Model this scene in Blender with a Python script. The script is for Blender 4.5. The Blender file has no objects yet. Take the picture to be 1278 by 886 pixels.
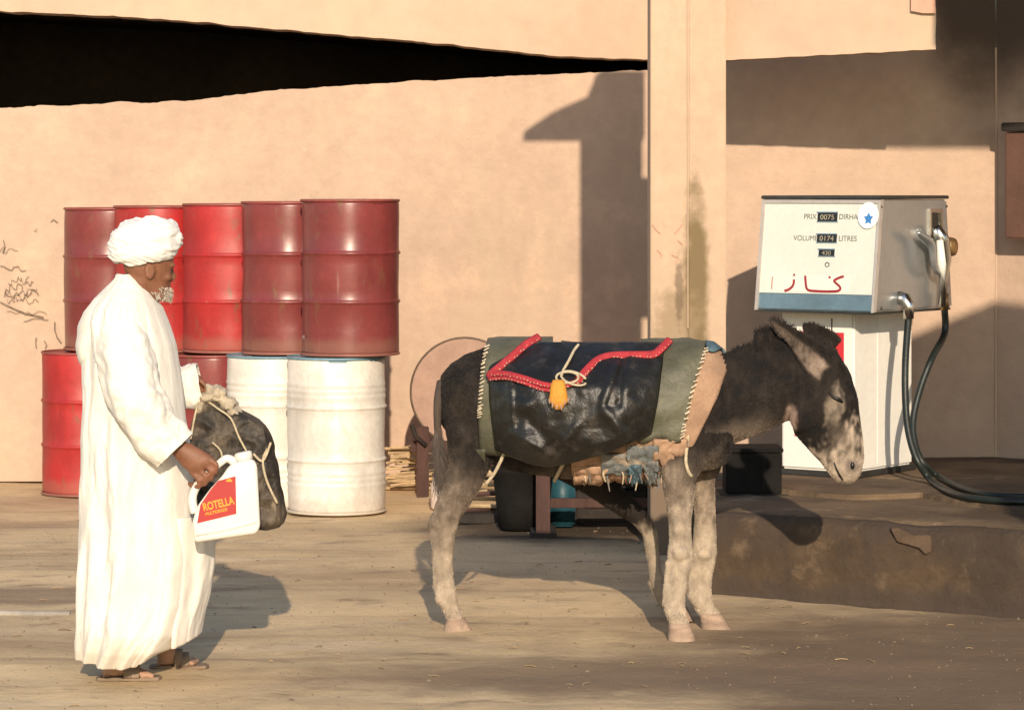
import bpy, bmesh, math, random
import numpy as np
from mathutils import Vector, Matrix, noise

random.seed(7); np.random.seed(7)
S = bpy.context.scene
COL = S.collection

# ------------------------------------------------------------------ camera
FPX, HX, HY, CH = 3800.0, 639.0, 236.0, 1.85          # focal length in px, vanishing point, eye height
cam_d = bpy.data.cameras.new('camera')
cam_d.sensor_width = 36.0
cam_d.lens = FPX / 1278 * 36
cam_d.shift_y = -(443 - HY) / 1278
cam_d.clip_end = 2000
cam = bpy.data.objects.new('camera', cam_d)
cam.location = (0, 0, CH); cam.rotation_euler = (math.radians(90), 0, 0)
COL.objects.link(cam); S.camera = cam

# ------------------------------------------------------------------ sky, sun, exposure
LD = Vector((-0.0616, 1.0, -0.356))                    # direction the sunlight travels
EL = math.atan2(0.356, math.hypot(0.0616, 1.0))
w = bpy.data.worlds.new('World'); S.world = w; w.use_nodes = True
nt = w.node_tree
sky = nt.nodes.new('ShaderNodeTexSky'); sky.sky_type = 'NISHITA'; sky.sun_disc = False
sky.sun_elevation = EL; sky.sun_rotation = math.atan2(0.0616, -1.0)
sky.air_density = 1.2; sky.dust_density = 0.6; sky.ozone_density = 2.0
bg = nt.nodes['Background']; bg.inputs['Strength'].default_value = 0.15
nt.links.new(sky.outputs['Color'], bg.inputs['Color'])
sd = bpy.data.lights.new('sun', 'SUN'); sd.energy = 4.2; sd.angle = math.radians(0.55)
sd.color = (1.0, 0.82, 0.62)
sun = bpy.data.objects.new('sun', sd); COL.objects.link(sun)
sun.rotation_euler = LD.to_track_quat('-Z', 'Y').to_euler()
sun.location = (2, -20, 12)
S.view_settings.view_transform = 'Standard'; S.view_settings.look = 'None'
S.view_settings.gamma = 1.0; S.view_settings.exposure = 0.29
S.view_settings.use_curve_mapping = False

# ------------------------------------------------------------------ helpers
def W(x, y, Y):
    "world point seen at photo pixel (x, y) at distance Y"
    return Vector(((x - HX) * Y / FPX, Y, CH - (y - HY) * Y / FPX))

ORG = {}
def tag(o, label=None, cat=None, group=None, kind=None):
    if label: o['label'] = label
    if cat: o['category'] = cat
    if group: o['group'] = group
    if kind: o['kind'] = kind
    return o

def thing(name, label, cat, loc=(0, 0, 0), group=None):
    o = bpy.data.objects.new(name, None); COL.objects.link(o)
    o.empty_display_size = 0.1
    o.location = loc; ORG[o] = Vector(loc)
    return tag(o, label, cat, group)

def shade(me, smooth):
    if smooth and len(me.polygons):
        me.polygons.foreach_set('use_smooth', np.ones(len(me.polygons), dtype=bool))
    me.update()

def obj(name, vf, mat, parent=None, smooth=False, local=False, loc=None):
    "one mesh object; vertices are world coordinates unless local"
    if isinstance(vf, bpy.types.Mesh): me = vf
    else:
        me = bpy.data.meshes.new(name)
        v, f = vf
        org = Vector((0, 0, 0))
        if parent is not None and not local: org = ORG[parent]
        elif loc is not None: org = Vector(loc)
        me.from_pydata([tuple(Vector(p) - org) for p in v], [], [tuple(q) for q in f])
        shade(me, smooth)
    if mat is not None and len(me.materials) == 0: me.materials.append(mat)
    o = bpy.data.objects.new(name, me); COL.objects.link(o)
    if parent is not None:
        o.parent = parent; ORG[o] = ORG.get(parent, Vector((0, 0, 0)))
    else:
        o.location = loc or (0, 0, 0); ORG[o] = Vector(loc or (0, 0, 0))
    return o

def merge(*vfs):
    V, F = [], []
    for v, f in vfs:
        n = len(V); V += list(v); F += [tuple(i + n for i in q) for q in f]
    return V, F

def xf(vf, M):
    return [M @ Vector(p) for p in vf[0]], vf[1]

def box(x0, x1, y0, y1, z0, z1, bev=0.0, seg=2):
    bm = bmesh.new()
    bmesh.ops.create_cube(bm, size=1)
    for v in bm.verts:
        v.co = Vector((x0 + (v.co.x + .5) * (x1 - x0), y0 + (v.co.y + .5) * (y1 - y0), z0 + (v.co.z + .5) * (z1 - z0)))
    if bev: bmesh.ops.bevel(bm, geom=list(bm.edges), offset=bev, segments=seg, affect='EDGES')
    return from_bm(bm)

def from_bm(bm):
    bm.verts.index_update()
    r = [v.co.copy() for v in bm.verts], [tuple(v.index for v in f.verts) for f in bm.faces]
    bm.free(); return r

def prism(pts, d, bev=0.0):
    "extrude a polygon (list of 3D points) by vector d"
    bm = bmesh.new(); d = Vector(d)
    a = [bm.verts.new(p) for p in pts]; b = [bm.verts.new(Vector(p) + d) for p in pts]
    bm.faces.new(a); bm.faces.new(list(reversed(b)))
    n = len(pts)
    for i in range(n): bm.faces.new((a[i], b[i], b[(i + 1) % n], a[(i + 1) % n]))
    bmesh.ops.recalc_face_normals(bm, faces=list(bm.faces))
    if bev: bmesh.ops.bevel(bm, geom=list(bm.edges), offset=bev, segments=2, affect='EDGES')
    return from_bm(bm)

def rings(rs, cap=True, closed=True):
    "skin a list of rings of equal length"
    n = len(rs[0]); V = [p for r in rs for p in r]; F = []
    for i in range(len(rs) - 1):
        for j in range(n if closed else n - 1):
            k = (j + 1) % n
            F.append((i * n + j, i * n + k, (i + 1) * n + k, (i + 1) * n + j))
    if cap:
        F.append(tuple(reversed(range(n)))); F.append(tuple((len(rs) - 1) * n + j for j in range(n)))
    return V, F

def ell(c, a, b, n=20, p=2.0):
    c, a, b = Vector(c), Vector(a), Vector(b); out = []
    for i in range(n):
        t = 2 * math.pi * i / n; ct, st = math.cos(t), math.sin(t)
        out.append(c + a * math.copysign(abs(ct) ** (2 / p), ct) + b * math.copysign(abs(st) ** (2 / p), st))
    return out

def catmull(P, k=6):
    P = [Vector(p) for p in P]; out = []
    for i in range(len(P) - 1):
        p0, p1, p2, p3 = P[max(i - 1, 0)], P[i], P[i + 1], P[min(i + 2, len(P) - 1)]
        for j in range(k):
            t = j / k
            out.append(0.5 * ((2 * p1) + (p2 - p0) * t + (2 * p0 - 5 * p1 + 4 * p2 - p3) * t * t + (3 * p1 - p0 - 3 * p2 + p3) * t ** 3))
    out.append(P[-1]); return out

def tube(path, rad, n=10, cap=True, flat=None, up=None):
    "tube along points; rad a number or list; flat squashes one axis (ribbon), up fixes that axis"
    path = [Vector(p) for p in path]; m = len(path)
    if not isinstance(rad, (list, tuple)): rad = [rad] * m
    if len(rad) != m:
        rad = list(np.interp(np.linspace(0, 1, m), np.linspace(0, 1, len(rad)), rad))
    rs = []; t0 = None; nrm = None
    for i in range(m):
        t = (path[min(i + 1, m - 1)] - path[max(i - 1, 0)])
        t = t.normalized() if t.length > 1e-9 else (t0 or Vector((0, 0, 1)))
        if up is not None:
            b = t.cross(Vector(up)).normalized(); nrm = b.cross(t).normalized()
        elif nrm is None:
            h = Vector((0, 0, 1)) if abs(t.z) < .9 else Vector((1, 0, 0))
            nrm = (h - t * h.dot(t)).normalized(); b = t.cross(nrm)
        else:
            nrm = (nrm - t * nrm.dot(t)).normalized(); b = t.cross(nrm)
        r = rad[i]
        rs.append(ell(path[i], b * r, nrm * (flat if flat else r), n)); t0 = t
    return rings(rs, cap)

def ball(c, r, n=12, m=8):
    r = (r, r, r) if not isinstance(r, (tuple, list)) else r
    rs = []
    for i in range(m + 1):
        a = math.pi * (i + .02) / (m + .04); z = -math.cos(a); s = math.sin(a)
        rs.append([Vector((c[0] + r[0] * s * math.cos(2 * math.pi * j / n), c[1] + r[1] * s * math.sin(2 * math.pi * j / n), c[2] + r[2] * z)) for j in range(n)])
    return rings(rs)

def grid(fn, nu, nv):
    V = [fn(i / nu, j / nv) for j in range(nv + 1) for i in range(nu + 1)]
    F = [(j * (nu + 1) + i, j * (nu + 1) + i + 1, (j + 1) * (nu + 1) + i + 1, (j + 1) * (nu + 1) + i) for j in range(nv) for i in range(nu)]
    return V, F

def solid(vf, th):
    "give a sheet a thickness: a second layer offset along the averaged normals, joined round the free edges"
    V = [Vector(p) for p in vf[0]]; F = [tuple(q) for q in vf[1]]; N = [Vector((0, 0, 0)) for _ in V]
    for q in F:
        n = Vector((0, 0, 0))
        for i in range(len(q)):
            a, b = V[q[i]], V[q[(i + 1) % len(q)]]
            n += Vector(((a.y - b.y) * (a.z + b.z), (a.z - b.z) * (a.x + b.x), (a.x - b.x) * (a.y + b.y)))
        if n.length > 1e-12:
            for i in q: N[i] += n.normalized()
    n = len(V); V2 = [p - (k.normalized() * th if k.length > 1e-9 else Vector((0, 0, 0))) for p, k in zip(V, N)]
    cnt = {}
    for q in F:
        for i in range(len(q)):
            e = (q[i], q[(i + 1) % len(q)]); k = tuple(sorted(e)); cnt[k] = (cnt.get(k, (0,))[0] + 1, e)
    R = [(e[1], e[0], n + e[0], n + e[1]) for c, e in cnt.values() if c == 1]
    return V + V2, F + [tuple(n + i for i in reversed(q)) for q in F] + R

def remesh(vf, vox, smooth=4, fac=0.5):
    me = bpy.data.meshes.new('tmp'); me.from_pydata([tuple(p) for p in vf[0]], [], vf[1]); me.update()
    o = bpy.data.objects.new('tmp', me); COL.objects.link(o)
    m = o.modifiers.new('r', 'REMESH'); m.mode = 'VOXEL'; m.voxel_size = vox
    if smooth:
        s = o.modifiers.new('s', 'SMOOTH'); s.iterations = smooth; s.factor = fac
    dg = bpy.context.evaluated_depsgraph_get()
    out = bpy.data.meshes.new_from_object(o.evaluated_get(dg))
    V = np.empty(len(out.vertices) * 3); out.vertices.foreach_get('co', V)
    F = [tuple(p.vertices) for p in out.polygons]
    bpy.data.objects.remove(o); bpy.data.meshes.remove(me); bpy.data.meshes.remove(out)
    return [Vector(p) for p in V.reshape(-1, 3)], F

def ribbon(pts, wd, o, ex, ey, n):
    "flat paint stroke: 2D points on the plane (o, ex, ey), lifted along n"
    o, ex, ey, n = Vector(o), Vector(ex), Vector(ey), Vector(n)
    V, F = [], []
    P = [Vector((p[0], p[1])) for p in pts]
    for i, p in enumerate(P):
        t = P[min(i + 1, len(P) - 1)] - P[max(i - 1, 0)]
        t = t.normalized() if t.length > 1e-9 else Vector((1, 0))
        s = Vector((-t.y, t.x)) * wd / 2
        for q in (p + s, p - s): V.append(o + ex * q.x + ey * q.y + n)
    for i in range(len(P) - 1): F.append((2 * i, 2 * i + 1, 2 * i + 3, 2 * i + 2))
    return V, F

def text_vf(txt, size, bold=0.0):
    c = bpy.data.curves.new('t', 'FONT'); c.body = txt; c.size = size; c.align_x = 'CENTER'; c.align_y = 'CENTER'; c.offset = bold * size
    o = bpy.data.objects.new('t', c); COL.objects.link(o)
    dg = bpy.context.evaluated_depsgraph_get()
    me = bpy.data.meshes.new_from_object(o.evaluated_get(dg))
    r = [v.co.copy() for v in me.vertices], [tuple(p.vertices) for p in me.polygons]
    bpy.data.objects.remove(o); bpy.data.curves.remove(c); bpy.data.meshes.remove(me)
    return r

def fbm(p, o=4): return noise.fractal(Vector(p), 1.0, 2.0, o)

# ------------------------------------------------------------------ materials
def mat(name, col, rough=0.8, metal=0.0, var=0.25, scale=6.0, bump=0.2, bscale=60.0, bdist=0.01, stains=(), coat=0.0,
        attr=None, spec=0.4, stretch=(1, 1, 1), sss=0.0, sheen=0.0, zones=()):
    """principled; colour varied by two noises; stains = (colour, noise scale, threshold lo, hi, strength, stretch) laid over it"""
    m = bpy.data.materials.new(name); m.use_nodes = True
    N, L = m.node_tree.nodes, m.node_tree.links
    b = N['Principled BSDF']
    b.inputs['Roughness'].default_value = rough; b.inputs['Metallic'].default_value = metal
    b.inputs['Specular IOR Level'].default_value = spec
    b.inputs['Coat Weight'].default_value = coat; b.inputs['Coat Roughness'].default_value = 0.15
    if sheen: b.inputs['Sheen Weight'].default_value = sheen
    if sss:
        b.inputs['Subsurface Weight'].default_value = sss; b.inputs['Subsurface Radius'].default_value = (.01, .004, .002)
    tc = N.new('ShaderNodeTexCoord')
    def mapped(st):
        mp = N.new('ShaderNodeMapping'); mp.inputs['Scale'].default_value = st
        L.new(tc.outputs['Object'], mp.inputs['Vector']); return mp.outputs['Vector']
    def nz(vec, sc, det=6, ro=0.6):
        n = N.new('ShaderNodeTexNoise'); n.inputs['Scale'].default_value = sc
        n.inputs['Detail'].default_value = det; n.inputs['Roughness'].default_value = ro
        L.new(vec, n.inputs['Vector']); return n.outputs['Fac']
    def ramp(v, lo, hi, c0=(0, 0, 0, 1), c1=(1, 1, 1, 1)):
        r = N.new('ShaderNodeValToRGB'); r.color_ramp.elements[0].position = lo; r.color_ramp.elements[1].position = hi
        r.color_ramp.elements[0].color = c0; r.color_ramp.elements[1].color = c1
        L.new(v, r.inputs['Fac']); return r.outputs['Color']
    def mix(a, c, f, mode='MIX', fac=None):
        x = N.new('ShaderNodeMix'); x.data_type = 'RGBA'; x.blend_type = mode
        if f is not None: L.new(f, x.inputs[0])
        else: x.inputs[0].default_value = fac
        for k, s in ((6, a), (7, c)):
            if isinstance(s, tuple): x.inputs[k].default_value = (*s[:3], 1)
            else: L.new(s, x.inputs[k])
        return x.outputs[2]
    v0 = mapped(stretch)
    if attr:
        a = N.new('ShaderNodeAttribute'); a.attribute_name = attr; base = a.outputs['Color']
    else: base = tuple(col)
    lo, hi = 1 - var, 1 + var * .6
    c = mix(base, ramp(nz(v0, scale), .3, .7, (lo, lo, lo, 1), (hi, hi, hi, 1)), None, 'MULTIPLY', 1.0)
    lo2 = 1 - var * .5
    c = mix(c, ramp(nz(v0, scale * 9, 4), .3, .7, (lo2, lo2, lo2, 1), (1.05, 1.05, 1.05, 1)), None, 'MULTIPLY', 1.0)
    for (sc, ns, a0, a1, st, sx) in stains:
        f = ramp(nz(mapped(sx), ns, 8, .65), a0, a1, (0, 0, 0, 1), (st, st, st, 1))
        c = mix(c, tuple(sc), f)
    for (cen, rad, zc, st, ns, amp) in zones:           # a stain or painted shade with its own place: soft ellipsoid, ragged edge
        mp = N.new('ShaderNodeMapping'); mp.vector_type = 'TEXTURE'; mp.inputs['Location'].default_value = cen; mp.inputs['Scale'].default_value = rad
        L.new(tc.outputs['Object'], mp.inputs['Vector'])
        ln = N.new('ShaderNodeVectorMath'); ln.operation = 'LENGTH'; L.new(mp.outputs['Vector'], ln.inputs[0])
        n_ = nz(mapped((1, 1, 1)), ns, 6, .6)
        ma = N.new('ShaderNodeMath'); ma.operation = 'MULTIPLY_ADD'; ma.inputs[1].default_value = amp; L.new(n_, ma.inputs[0]); L.new(ln.outputs['Value'], ma.inputs[2])
        mr = N.new('ShaderNodeMapRange'); mr.interpolation_type = 'SMOOTHSTEP'
        mr.inputs['From Min'].default_value = .45 + amp * .5; mr.inputs['From Max'].default_value = 1.0 + amp * .5
        mr.inputs['To Min'].default_value = st; mr.inputs['To Max'].default_value = 0; L.new(ma.outputs[0], mr.inputs['Value']); f = mr.outputs['Result']
        c = mix(c, tuple(zc), f)
    L.new(c, b.inputs['Base Color'])
    if bump:
        bp = N.new('ShaderNodeBump'); bp.inputs['Strength'].default_value = bump; bp.inputs['Distance'].default_value = bdist
        L.new(nz(v0, bscale, 8, .65), bp.inputs['Height']); L.new(bp.outputs['Normal'], b.inputs['Normal'])
    if rough > .15:
        r = N.new('ShaderNodeMapRange'); r.inputs['To Min'].default_value = rough * .8; r.inputs['To Max'].default_value = min(1, rough * 1.2)
        L.new(nz(v0, scale * 3, 5), r.inputs['Value']); L.new(r.outputs['Result'], b.inputs['Roughness'])
    return m

M = {}
PL = (.49, .36, .272)
M['plaster'] = mat('ochre_plaster', PL, .95, var=.14, scale=1.1, bump=.7, bscale=14, bdist=.012, spec=.15, stains=(
    ((.50, .40, .27), 1.3, .52, .72, .55, (1, 1, .35)), ((.66, .45, .30), 2.2, .55, .7, .5, (1, 1, 1)), ((.30, .2, .12), 7, .67, .76, .5, (1, 1, 1)),
    ((.62, .50, .38), 30, .66, .74, .5, (1, 1, .4))))
M['plaster_smooth'] = mat('pale_ochre_plaster', (.515, .385, .283), .95, var=.1, scale=.8, bump=.35, bscale=10, bdist=.01, spec=.15, stains=(
    ((.62, .46, .31), 1.5, .5, .7, .6, (1, 1, .3)), ((.4, .27, .17), 9, .69, .78, .4, (1, 1, .4))))
M['column'] = mat('column_plaster', (.49, .362, .26), .95, var=.1, scale=1.6, zones=(((0, 0, -.35), (1, 1, .85), (.12, .09, .065), .85, 5, .5), ((.035, 0, .95), (.085, .5, .75), (.17, .125, .065), .95, 9, .9), ((-.06, 0, .80), (.16, .5, .22), (.27, .20, .125), .75, 16, 1.2), ((-.05, 0, .95), (.03, .5, .22), (.10, .075, .05), .6, 22, 1.1)), bump=.45, bscale=16, bdist=.01, spec=.15, stains=(  # first zone: dark foot, shade painted into the plaster
    ((.60, .47, .34), 3, .5, .7, .5, (1, 1, .3)), ((.34, .24, .14), 6, .64, .76, .5, (2, 2, .5))))
M['grime'] = mat('grimy_plaster', (.36, .26, .13), .9, var=.45, scale=9, bump=.5, bscale=30, stretch=(1, 1, .4), spec=.2,
                 stains=(((.6, .42, .27), 7, .52, .6, 1, (1, 1, .5)),))
M['soot'] = mat('sooty_plaster', (.04, .032, .026), 1, var=.4, scale=1.5, bump=.4, bscale=10, spec=.05)  # near-black colour stands in for the darkness of the interior
M['soffit'] = mat('dirty_soffit', (.06, .045, .032), 1, var=.3, scale=1.5, bump=.4, bscale=10, spec=.05)  # shade under the upper wall put into the base colour
M['right_plaster'] = mat('smoke_stained_ochre_plaster', PL, .95, var=.14, scale=1.1, bump=.7, bscale=14, bdist=.012, spec=.15, zones=(((.72, 0, 3.25), (.75, 2, 1.25), (.06, .045, .035), .9, 1.5, .7),), stains=(((.50, .40, .27), 1.3, .52, .72, .55, (1, 1, .35)), ((.30, .2, .12), 7, .67, .76, .5, (1, 1, 1))))  # dark zone paints shade into the upper right of the wall
M['sooty_wall'] = mat('smoke_stained_plaster', (.16, .115, .075), 1, var=.4, scale=1.2, bump=.4, bscale=10, spec=.05,
                      stains=(((.36, .25, .15), 1.6, .58, .7, .7, (1, 1, 2.4)),))  # unused; shade put into the plaster colour
M['ground'] = mat('packed_dirt', (.67, .50, .295), .97, var=.2, scale=.7, zones=(((2.6, 11.7, 0), (3.0, 2.6, 1), (.175, .122, .08), .92, 1.3, .9), ((.6, 11.6, 0), (1.7, .6, 1), (.23, .16, .105), .8, 2.4, 1.0), ((-2.2, 13.9, 0), (.9, .45, 1), (.26, .185, .125), .7, 2.2, .9), ((.3, 16.7, 0), (1.1, 1.0, 1), (.05, .039, .031), .92, 2, .6)), bump=.4, bscale=24, bdist=.02, spec=.12, stains=(  # last zone paints the deep shade around the bench into the dirt
    ((.37, .255, .155), .9, .49, .66, .7, (.5, 1.2, 1)), ((.60, .47, .34), 1.7, .55, .72, .6, (.5, 1.5, 1)),
    ((.22, .155, .105), 3.2, .56, .70, .7, (.6, 1.2, 1)), ((.30, .21, .135), 1.6, .54, .66, .55, (.10, 2.2, 1)), ((.70, .56, .40), 1.9, .58, .7, .5, (.12, 2.6, 1)), ((.62, .5, .37), 40, .66, .72, .6, (1, 1, 1)), ((.2, .14, .1), 55, .68, .74, .6, (1, 1, 1))))
M['concrete'] = mat('dirty_concrete', (.21, .148, .092), .95, var=.3, scale=2.2, bump=.7, bscale=22, bdist=.015, spec=.15, stains=(
    ((.09, .065, .045), 1.6, .42, .60, .85, (1, 1, 1)), ((.42, .3, .19), 3.1, .6, .7, .6, (1, 1, 1)), ((.06, .045, .035), 5, .6, .72, .7, (1, 1, 1))))
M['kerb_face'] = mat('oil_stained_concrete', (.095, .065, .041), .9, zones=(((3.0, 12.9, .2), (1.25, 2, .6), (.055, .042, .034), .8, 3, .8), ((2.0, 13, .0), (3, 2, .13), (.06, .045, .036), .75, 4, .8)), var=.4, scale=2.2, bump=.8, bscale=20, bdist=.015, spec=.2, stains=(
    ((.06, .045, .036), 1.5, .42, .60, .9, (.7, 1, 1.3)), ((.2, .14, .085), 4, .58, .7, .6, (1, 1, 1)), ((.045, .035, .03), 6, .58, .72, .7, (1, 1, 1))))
M['chip'] = mat('exposed_concrete', (.12, .08, .052), .95, var=.3, scale=8, bump=.6, bscale=40)

def drum_mat(n, c, rough, rust=(.16, .075, .04)):
    return mat(n, c, rough, zones=(((0, 0, 0), (2, 2, .13), (.30, .20, .14), .28, 9, .8),), var=.22, scale=4, bump=.08, bscale=18, bdist=.01, spec=.5, stains=(
        (rust, 9, .60, .69, .8, (1, 1, .5)), (tuple(q * .55 for q in c), 3.5, .55, .7, .6, (1, 1, .25)), ((.45, .36, .28), 6, .62, .8, .45, (2.5, 2.5, .3)), (tuple(min(1, q * .85 + .03) for q in c), 2.5, .52, .75, .4, (1, 1, .5)), ((.4, .3, .2), 40, .7, .76, .5, (1, 1, 1))))
M['dark_red'] = drum_mat('dark_red_drum_paint', (.185, .034, .033), .33)
M['bright_red'] = drum_mat('bright_red_drum_paint', (.36, .020, .020), .48)
M['white_drum'] = drum_mat('cream_drum_paint', (.70, .66, .59), .45, (.58, .50, .40))
M['blue_lid'] = mat('blue_drum_lid', (.16, .27, .33), .5)
M['drum_steel'] = mat('worn_rim', (.25, .17, .13), .5, metal=.5)
M['rim_red'] = drum_mat('worn_red_rim', (.25, .06, .05), .45)
M['rim_white'] = drum_mat('worn_cream_rim', (.62, .56, .46), .5, (.3, .22, .15))

M['robe'] = mat('cream_wool_cloth', (.71, .67, .60), .95, zones=(((0, 0, 0), (2, 2, .22), (.48, .39, .29), .55, 7, .7),), var=.06, scale=7, bump=.45, bscale=260, bdist=.003, spec=.1, sheen=.15,
                stains=(((.72, .6, .47), 6, .66, .8, .4, (1, 1, .5)), ((.5, .34, .22), 14, .745, .78, .5, (1, 1, 1))))
M['turban'] = mat('white_muslin', (.72, .70, .66), .95, var=.05, scale=9, bump=.4, bscale=200, bdist=.003, spec=.1, sheen=.15)
M['skin'] = mat('brown_skin', (.20, .085, .045), .55, zones=(((0, 0, 0), (2, 2, .13), (.40, .25, .17), .75, 14, .5),), var=.25, scale=22, bump=.3, bscale=150, bdist=.003, sss=.08, spec=.4,
                stains=(((.13, .05, .028), 30, .55, .7, .6, (1, 1, 1)),))
M['foot'] = M['skin']
M['beard'] = mat('white_beard', (.50, .45, .39), .9, var=.2, scale=60, bump=.6, bscale=240, bdist=.004)
M['sandal'] = mat('worn_leather_sandal', (.23, .17, .12), .85, var=.3, scale=15)
M['jug'] = mat('white_jug_plastic', (.70, .66, .59), .4, var=.05, scale=12, bump=.05, bscale=60, sss=.05,
               stains=(((.55, .45, .33), 9, .62, .78, .4, (1, 1, 1)),))
M['jug_red'] = mat('red_jug_label', (.36, .022, .022), .4, var=.08, bump=0)
M['jug_orange'] = mat('orange_jug_lettering', (.85, .28, .02), .5, var=.05, bump=0)
M['tarp'] = mat('black_grimy_plastic', (.035, .029, .023), .62, var=.5, scale=9, bump=.5, bscale=45, bdist=.008, stains=(
    ((.13, .10, .07), 9, .46, .64, .8, (1, 1, .6)), ((.3, .24, .17), 26, .6, .7, .6, (1, 1, 1))))
M['cord'] = mat('pale_cord', (.56, .47, .32), .9, var=.25, scale=60, bump=.6, bscale=200)

M['leather'] = mat('black_pannier_vinyl', (.016, .015, .013), .33, var=.5, scale=6, bump=.45, bscale=22, bdist=.014, spec=.45, stains=(
    ((.07, .055, .045), 12, .55, .75, .7, (1, 1, 1)), ((.16, .13, .10), 45, .66, .74, .6, (1, 1, 1))))
M['green'] = mat('olive_green_vinyl', (.10, .098, .064), .52, var=.35, scale=7, bump=.5, bscale=22, bdist=.012, stains=(((.2, .19, .13), 18, .6, .75, .5, (1, 1, 1)),))
M['red_trim'] = mat('red_braid', (.40, .03, .04), .7, var=.25, scale=30, bump=.6, bscale=160)
M['stitch'] = mat('cream_stitching', (.62, .52, .38), .85, var=.2, scale=60)
M['tan'] = mat('faded_orange_sacking', (.38, .24, .155), .95, var=.25, scale=9, bump=.7, bscale=130, bdist=.006, stains=(((.16, .1, .06), 16, .62, .72, .7, (1, 1, 1)),))
M['blue_cloth'] = mat('blue_cloth', (.085, .145, .18), .9, var=.3, scale=20, bump=.5, bscale=120)
M['rag'] = mat('pale_blue_rag', (.16, .175, .175), .95, var=.35, scale=16, bump=.6, bscale=110, stains=(((.4, .3, .2), 12, .52, .65, .8, (1, 1, 1)),))
M['yellow'] = mat('yellow_tag', (.62, .27, .035), .7, var=.2, scale=40, bump=.4, bscale=140)
M['coat'] = mat('donkey_coat', (.1, .1, .1), .9, var=.2, scale=14, bump=.7, bscale=120, bdist=.006, attr='coat', spec=.2)
M['hair'] = mat('donkey_hair', (.1, .1, .1), .75, var=.1, scale=14, bump=0, attr='coat', spec=.25)
M['hoof'] = mat('pinkish_hoof', (.37, .265, .195), .8, var=.35, scale=12, bump=.8, bscale=30, bdist=.006, stretch=(.6, .6, 3), stains=(((.16, .12, .09), 9, .5, .7, .7, (1, 1, .6)), ((.5, .42, .33), 14, .6, .7, .5, (1, 1, 1))))
M['black'] = mat('dark_wet_lash', (.008, .007, .006), .4, bump=0)

M['pump_white'] = mat('cream_enamel', (.78, .76, .70), .35, var=.05, scale=3, bump=.05, bscale=30, stains=(((.5, .38, .25), 5, .64, .8, .4, (1, 1, .4)),))
M['steel'] = mat('brushed_steel', (.40, .42, .43), .30, metal=.7, var=.10, scale=3, bump=.03, bscale=60, stains=(((.2, .19, .18), 2.5, .5, .7, .5, (1, 1, .5)),))
M['chrome'] = mat('worn_chrome', (.62, .60, .56), .22, metal=1, var=.15, scale=20, bump=.05)
M['dark_steel'] = mat('dark_grey_steel', (.07, .068, .063), .5, metal=.6, var=.3, scale=9)
M['dial'] = mat('pale_dial_panel', (.60, .62, .56), .3, var=.04, scale=4, bump=0, coat=.3)
M['band'] = mat('blue_grey_band', (.15, .23, .28), .35, metal=.3, var=.25, scale=4, bump=0)
M['ink'] = mat('black_ink', (.03, .028, .025), .6, bump=0, var=.1)
M['red_ink'] = mat('red_marker', (.30, .03, .04), .6, bump=0, var=.2, scale=40)
M['display'] = mat('black_counter', (.02, .02, .018), .25, bump=0)
M['digit'] = mat('pale_digits', (.40, .36, .26), .6, bump=0)
M['sticker'] = mat('white_sticker', (.82, .82, .80), .4, var=.03, bump=0)
M['blue_ink'] = mat('blue_print', (.05, .22, .55), .5, bump=0)
M['red_panel'] = mat('red_emblem', (.55, .03, .04), .4, bump=0, var=.1)
M['hose'] = mat('black_rubber_hose', (.014, .020, .017), .42, var=.3, scale=14, bump=.15, bscale=80)
M['brass'] = mat('worn_brass', (.45, .30, .14), .4, metal=.9)
M['wood'] = mat('old_wood', (.30, .17, .10), .85, var=.35, scale=6, bump=.5, bscale=30, stretch=(3, 3, .4))
M['red_wood'] = mat('red_brown_painted_wood', (.075, .038, .031), .9, var=.3, scale=8, bump=.4, bscale=30, stretch=(3, 3, .4))
M['stick'] = mat('bleached_sticks', (.52, .38, .22), .9, var=.35, scale=10, bump=.5, bscale=60)
M['shutter'] = mat('brown_painted_box', (.12, .06, .042), .7, var=.2, scale=5, bump=.2)
M['board'] = mat('faded_pink_board', (.37, .245, .19), .85, var=.18, scale=5, bump=.3, bscale=30, stains=(((.42, .27, .2), 6, .55, .7, .7, (1, 1, 1)),))
M['board_rim'] = mat('worn_board_rim', (.13, .09, .065), .8, var=.3, scale=14)
M['teal'] = mat('teal_plastic', (.02, .20, .18), .45, var=.2, scale=10)
M['blue_can'] = mat('blue_plastic', (.02, .08, .11), .45, var=.2, scale=10)
M['dark_plastic'] = mat('black_plastic', (.012, .011, .010), .85, var=.4, scale=8, spec=.15)
M['dark_wood'] = mat('dark_oily_wood', (.028, .021, .017), .8, var=.4, scale=8, bump=.5, bscale=30)
M['pipe'] = mat('grey_pipe', (.33, .30, .26), .7, var=.2, scale=6)
M['pebble'] = mat('pebbles', (.24, .18, .125), .95, var=.5, scale=5, bump=.3)
M['glass_jar'] = mat('pale_jar', (.6, .5, .45), .3, var=.2, scale=30, bump=0)

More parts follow.
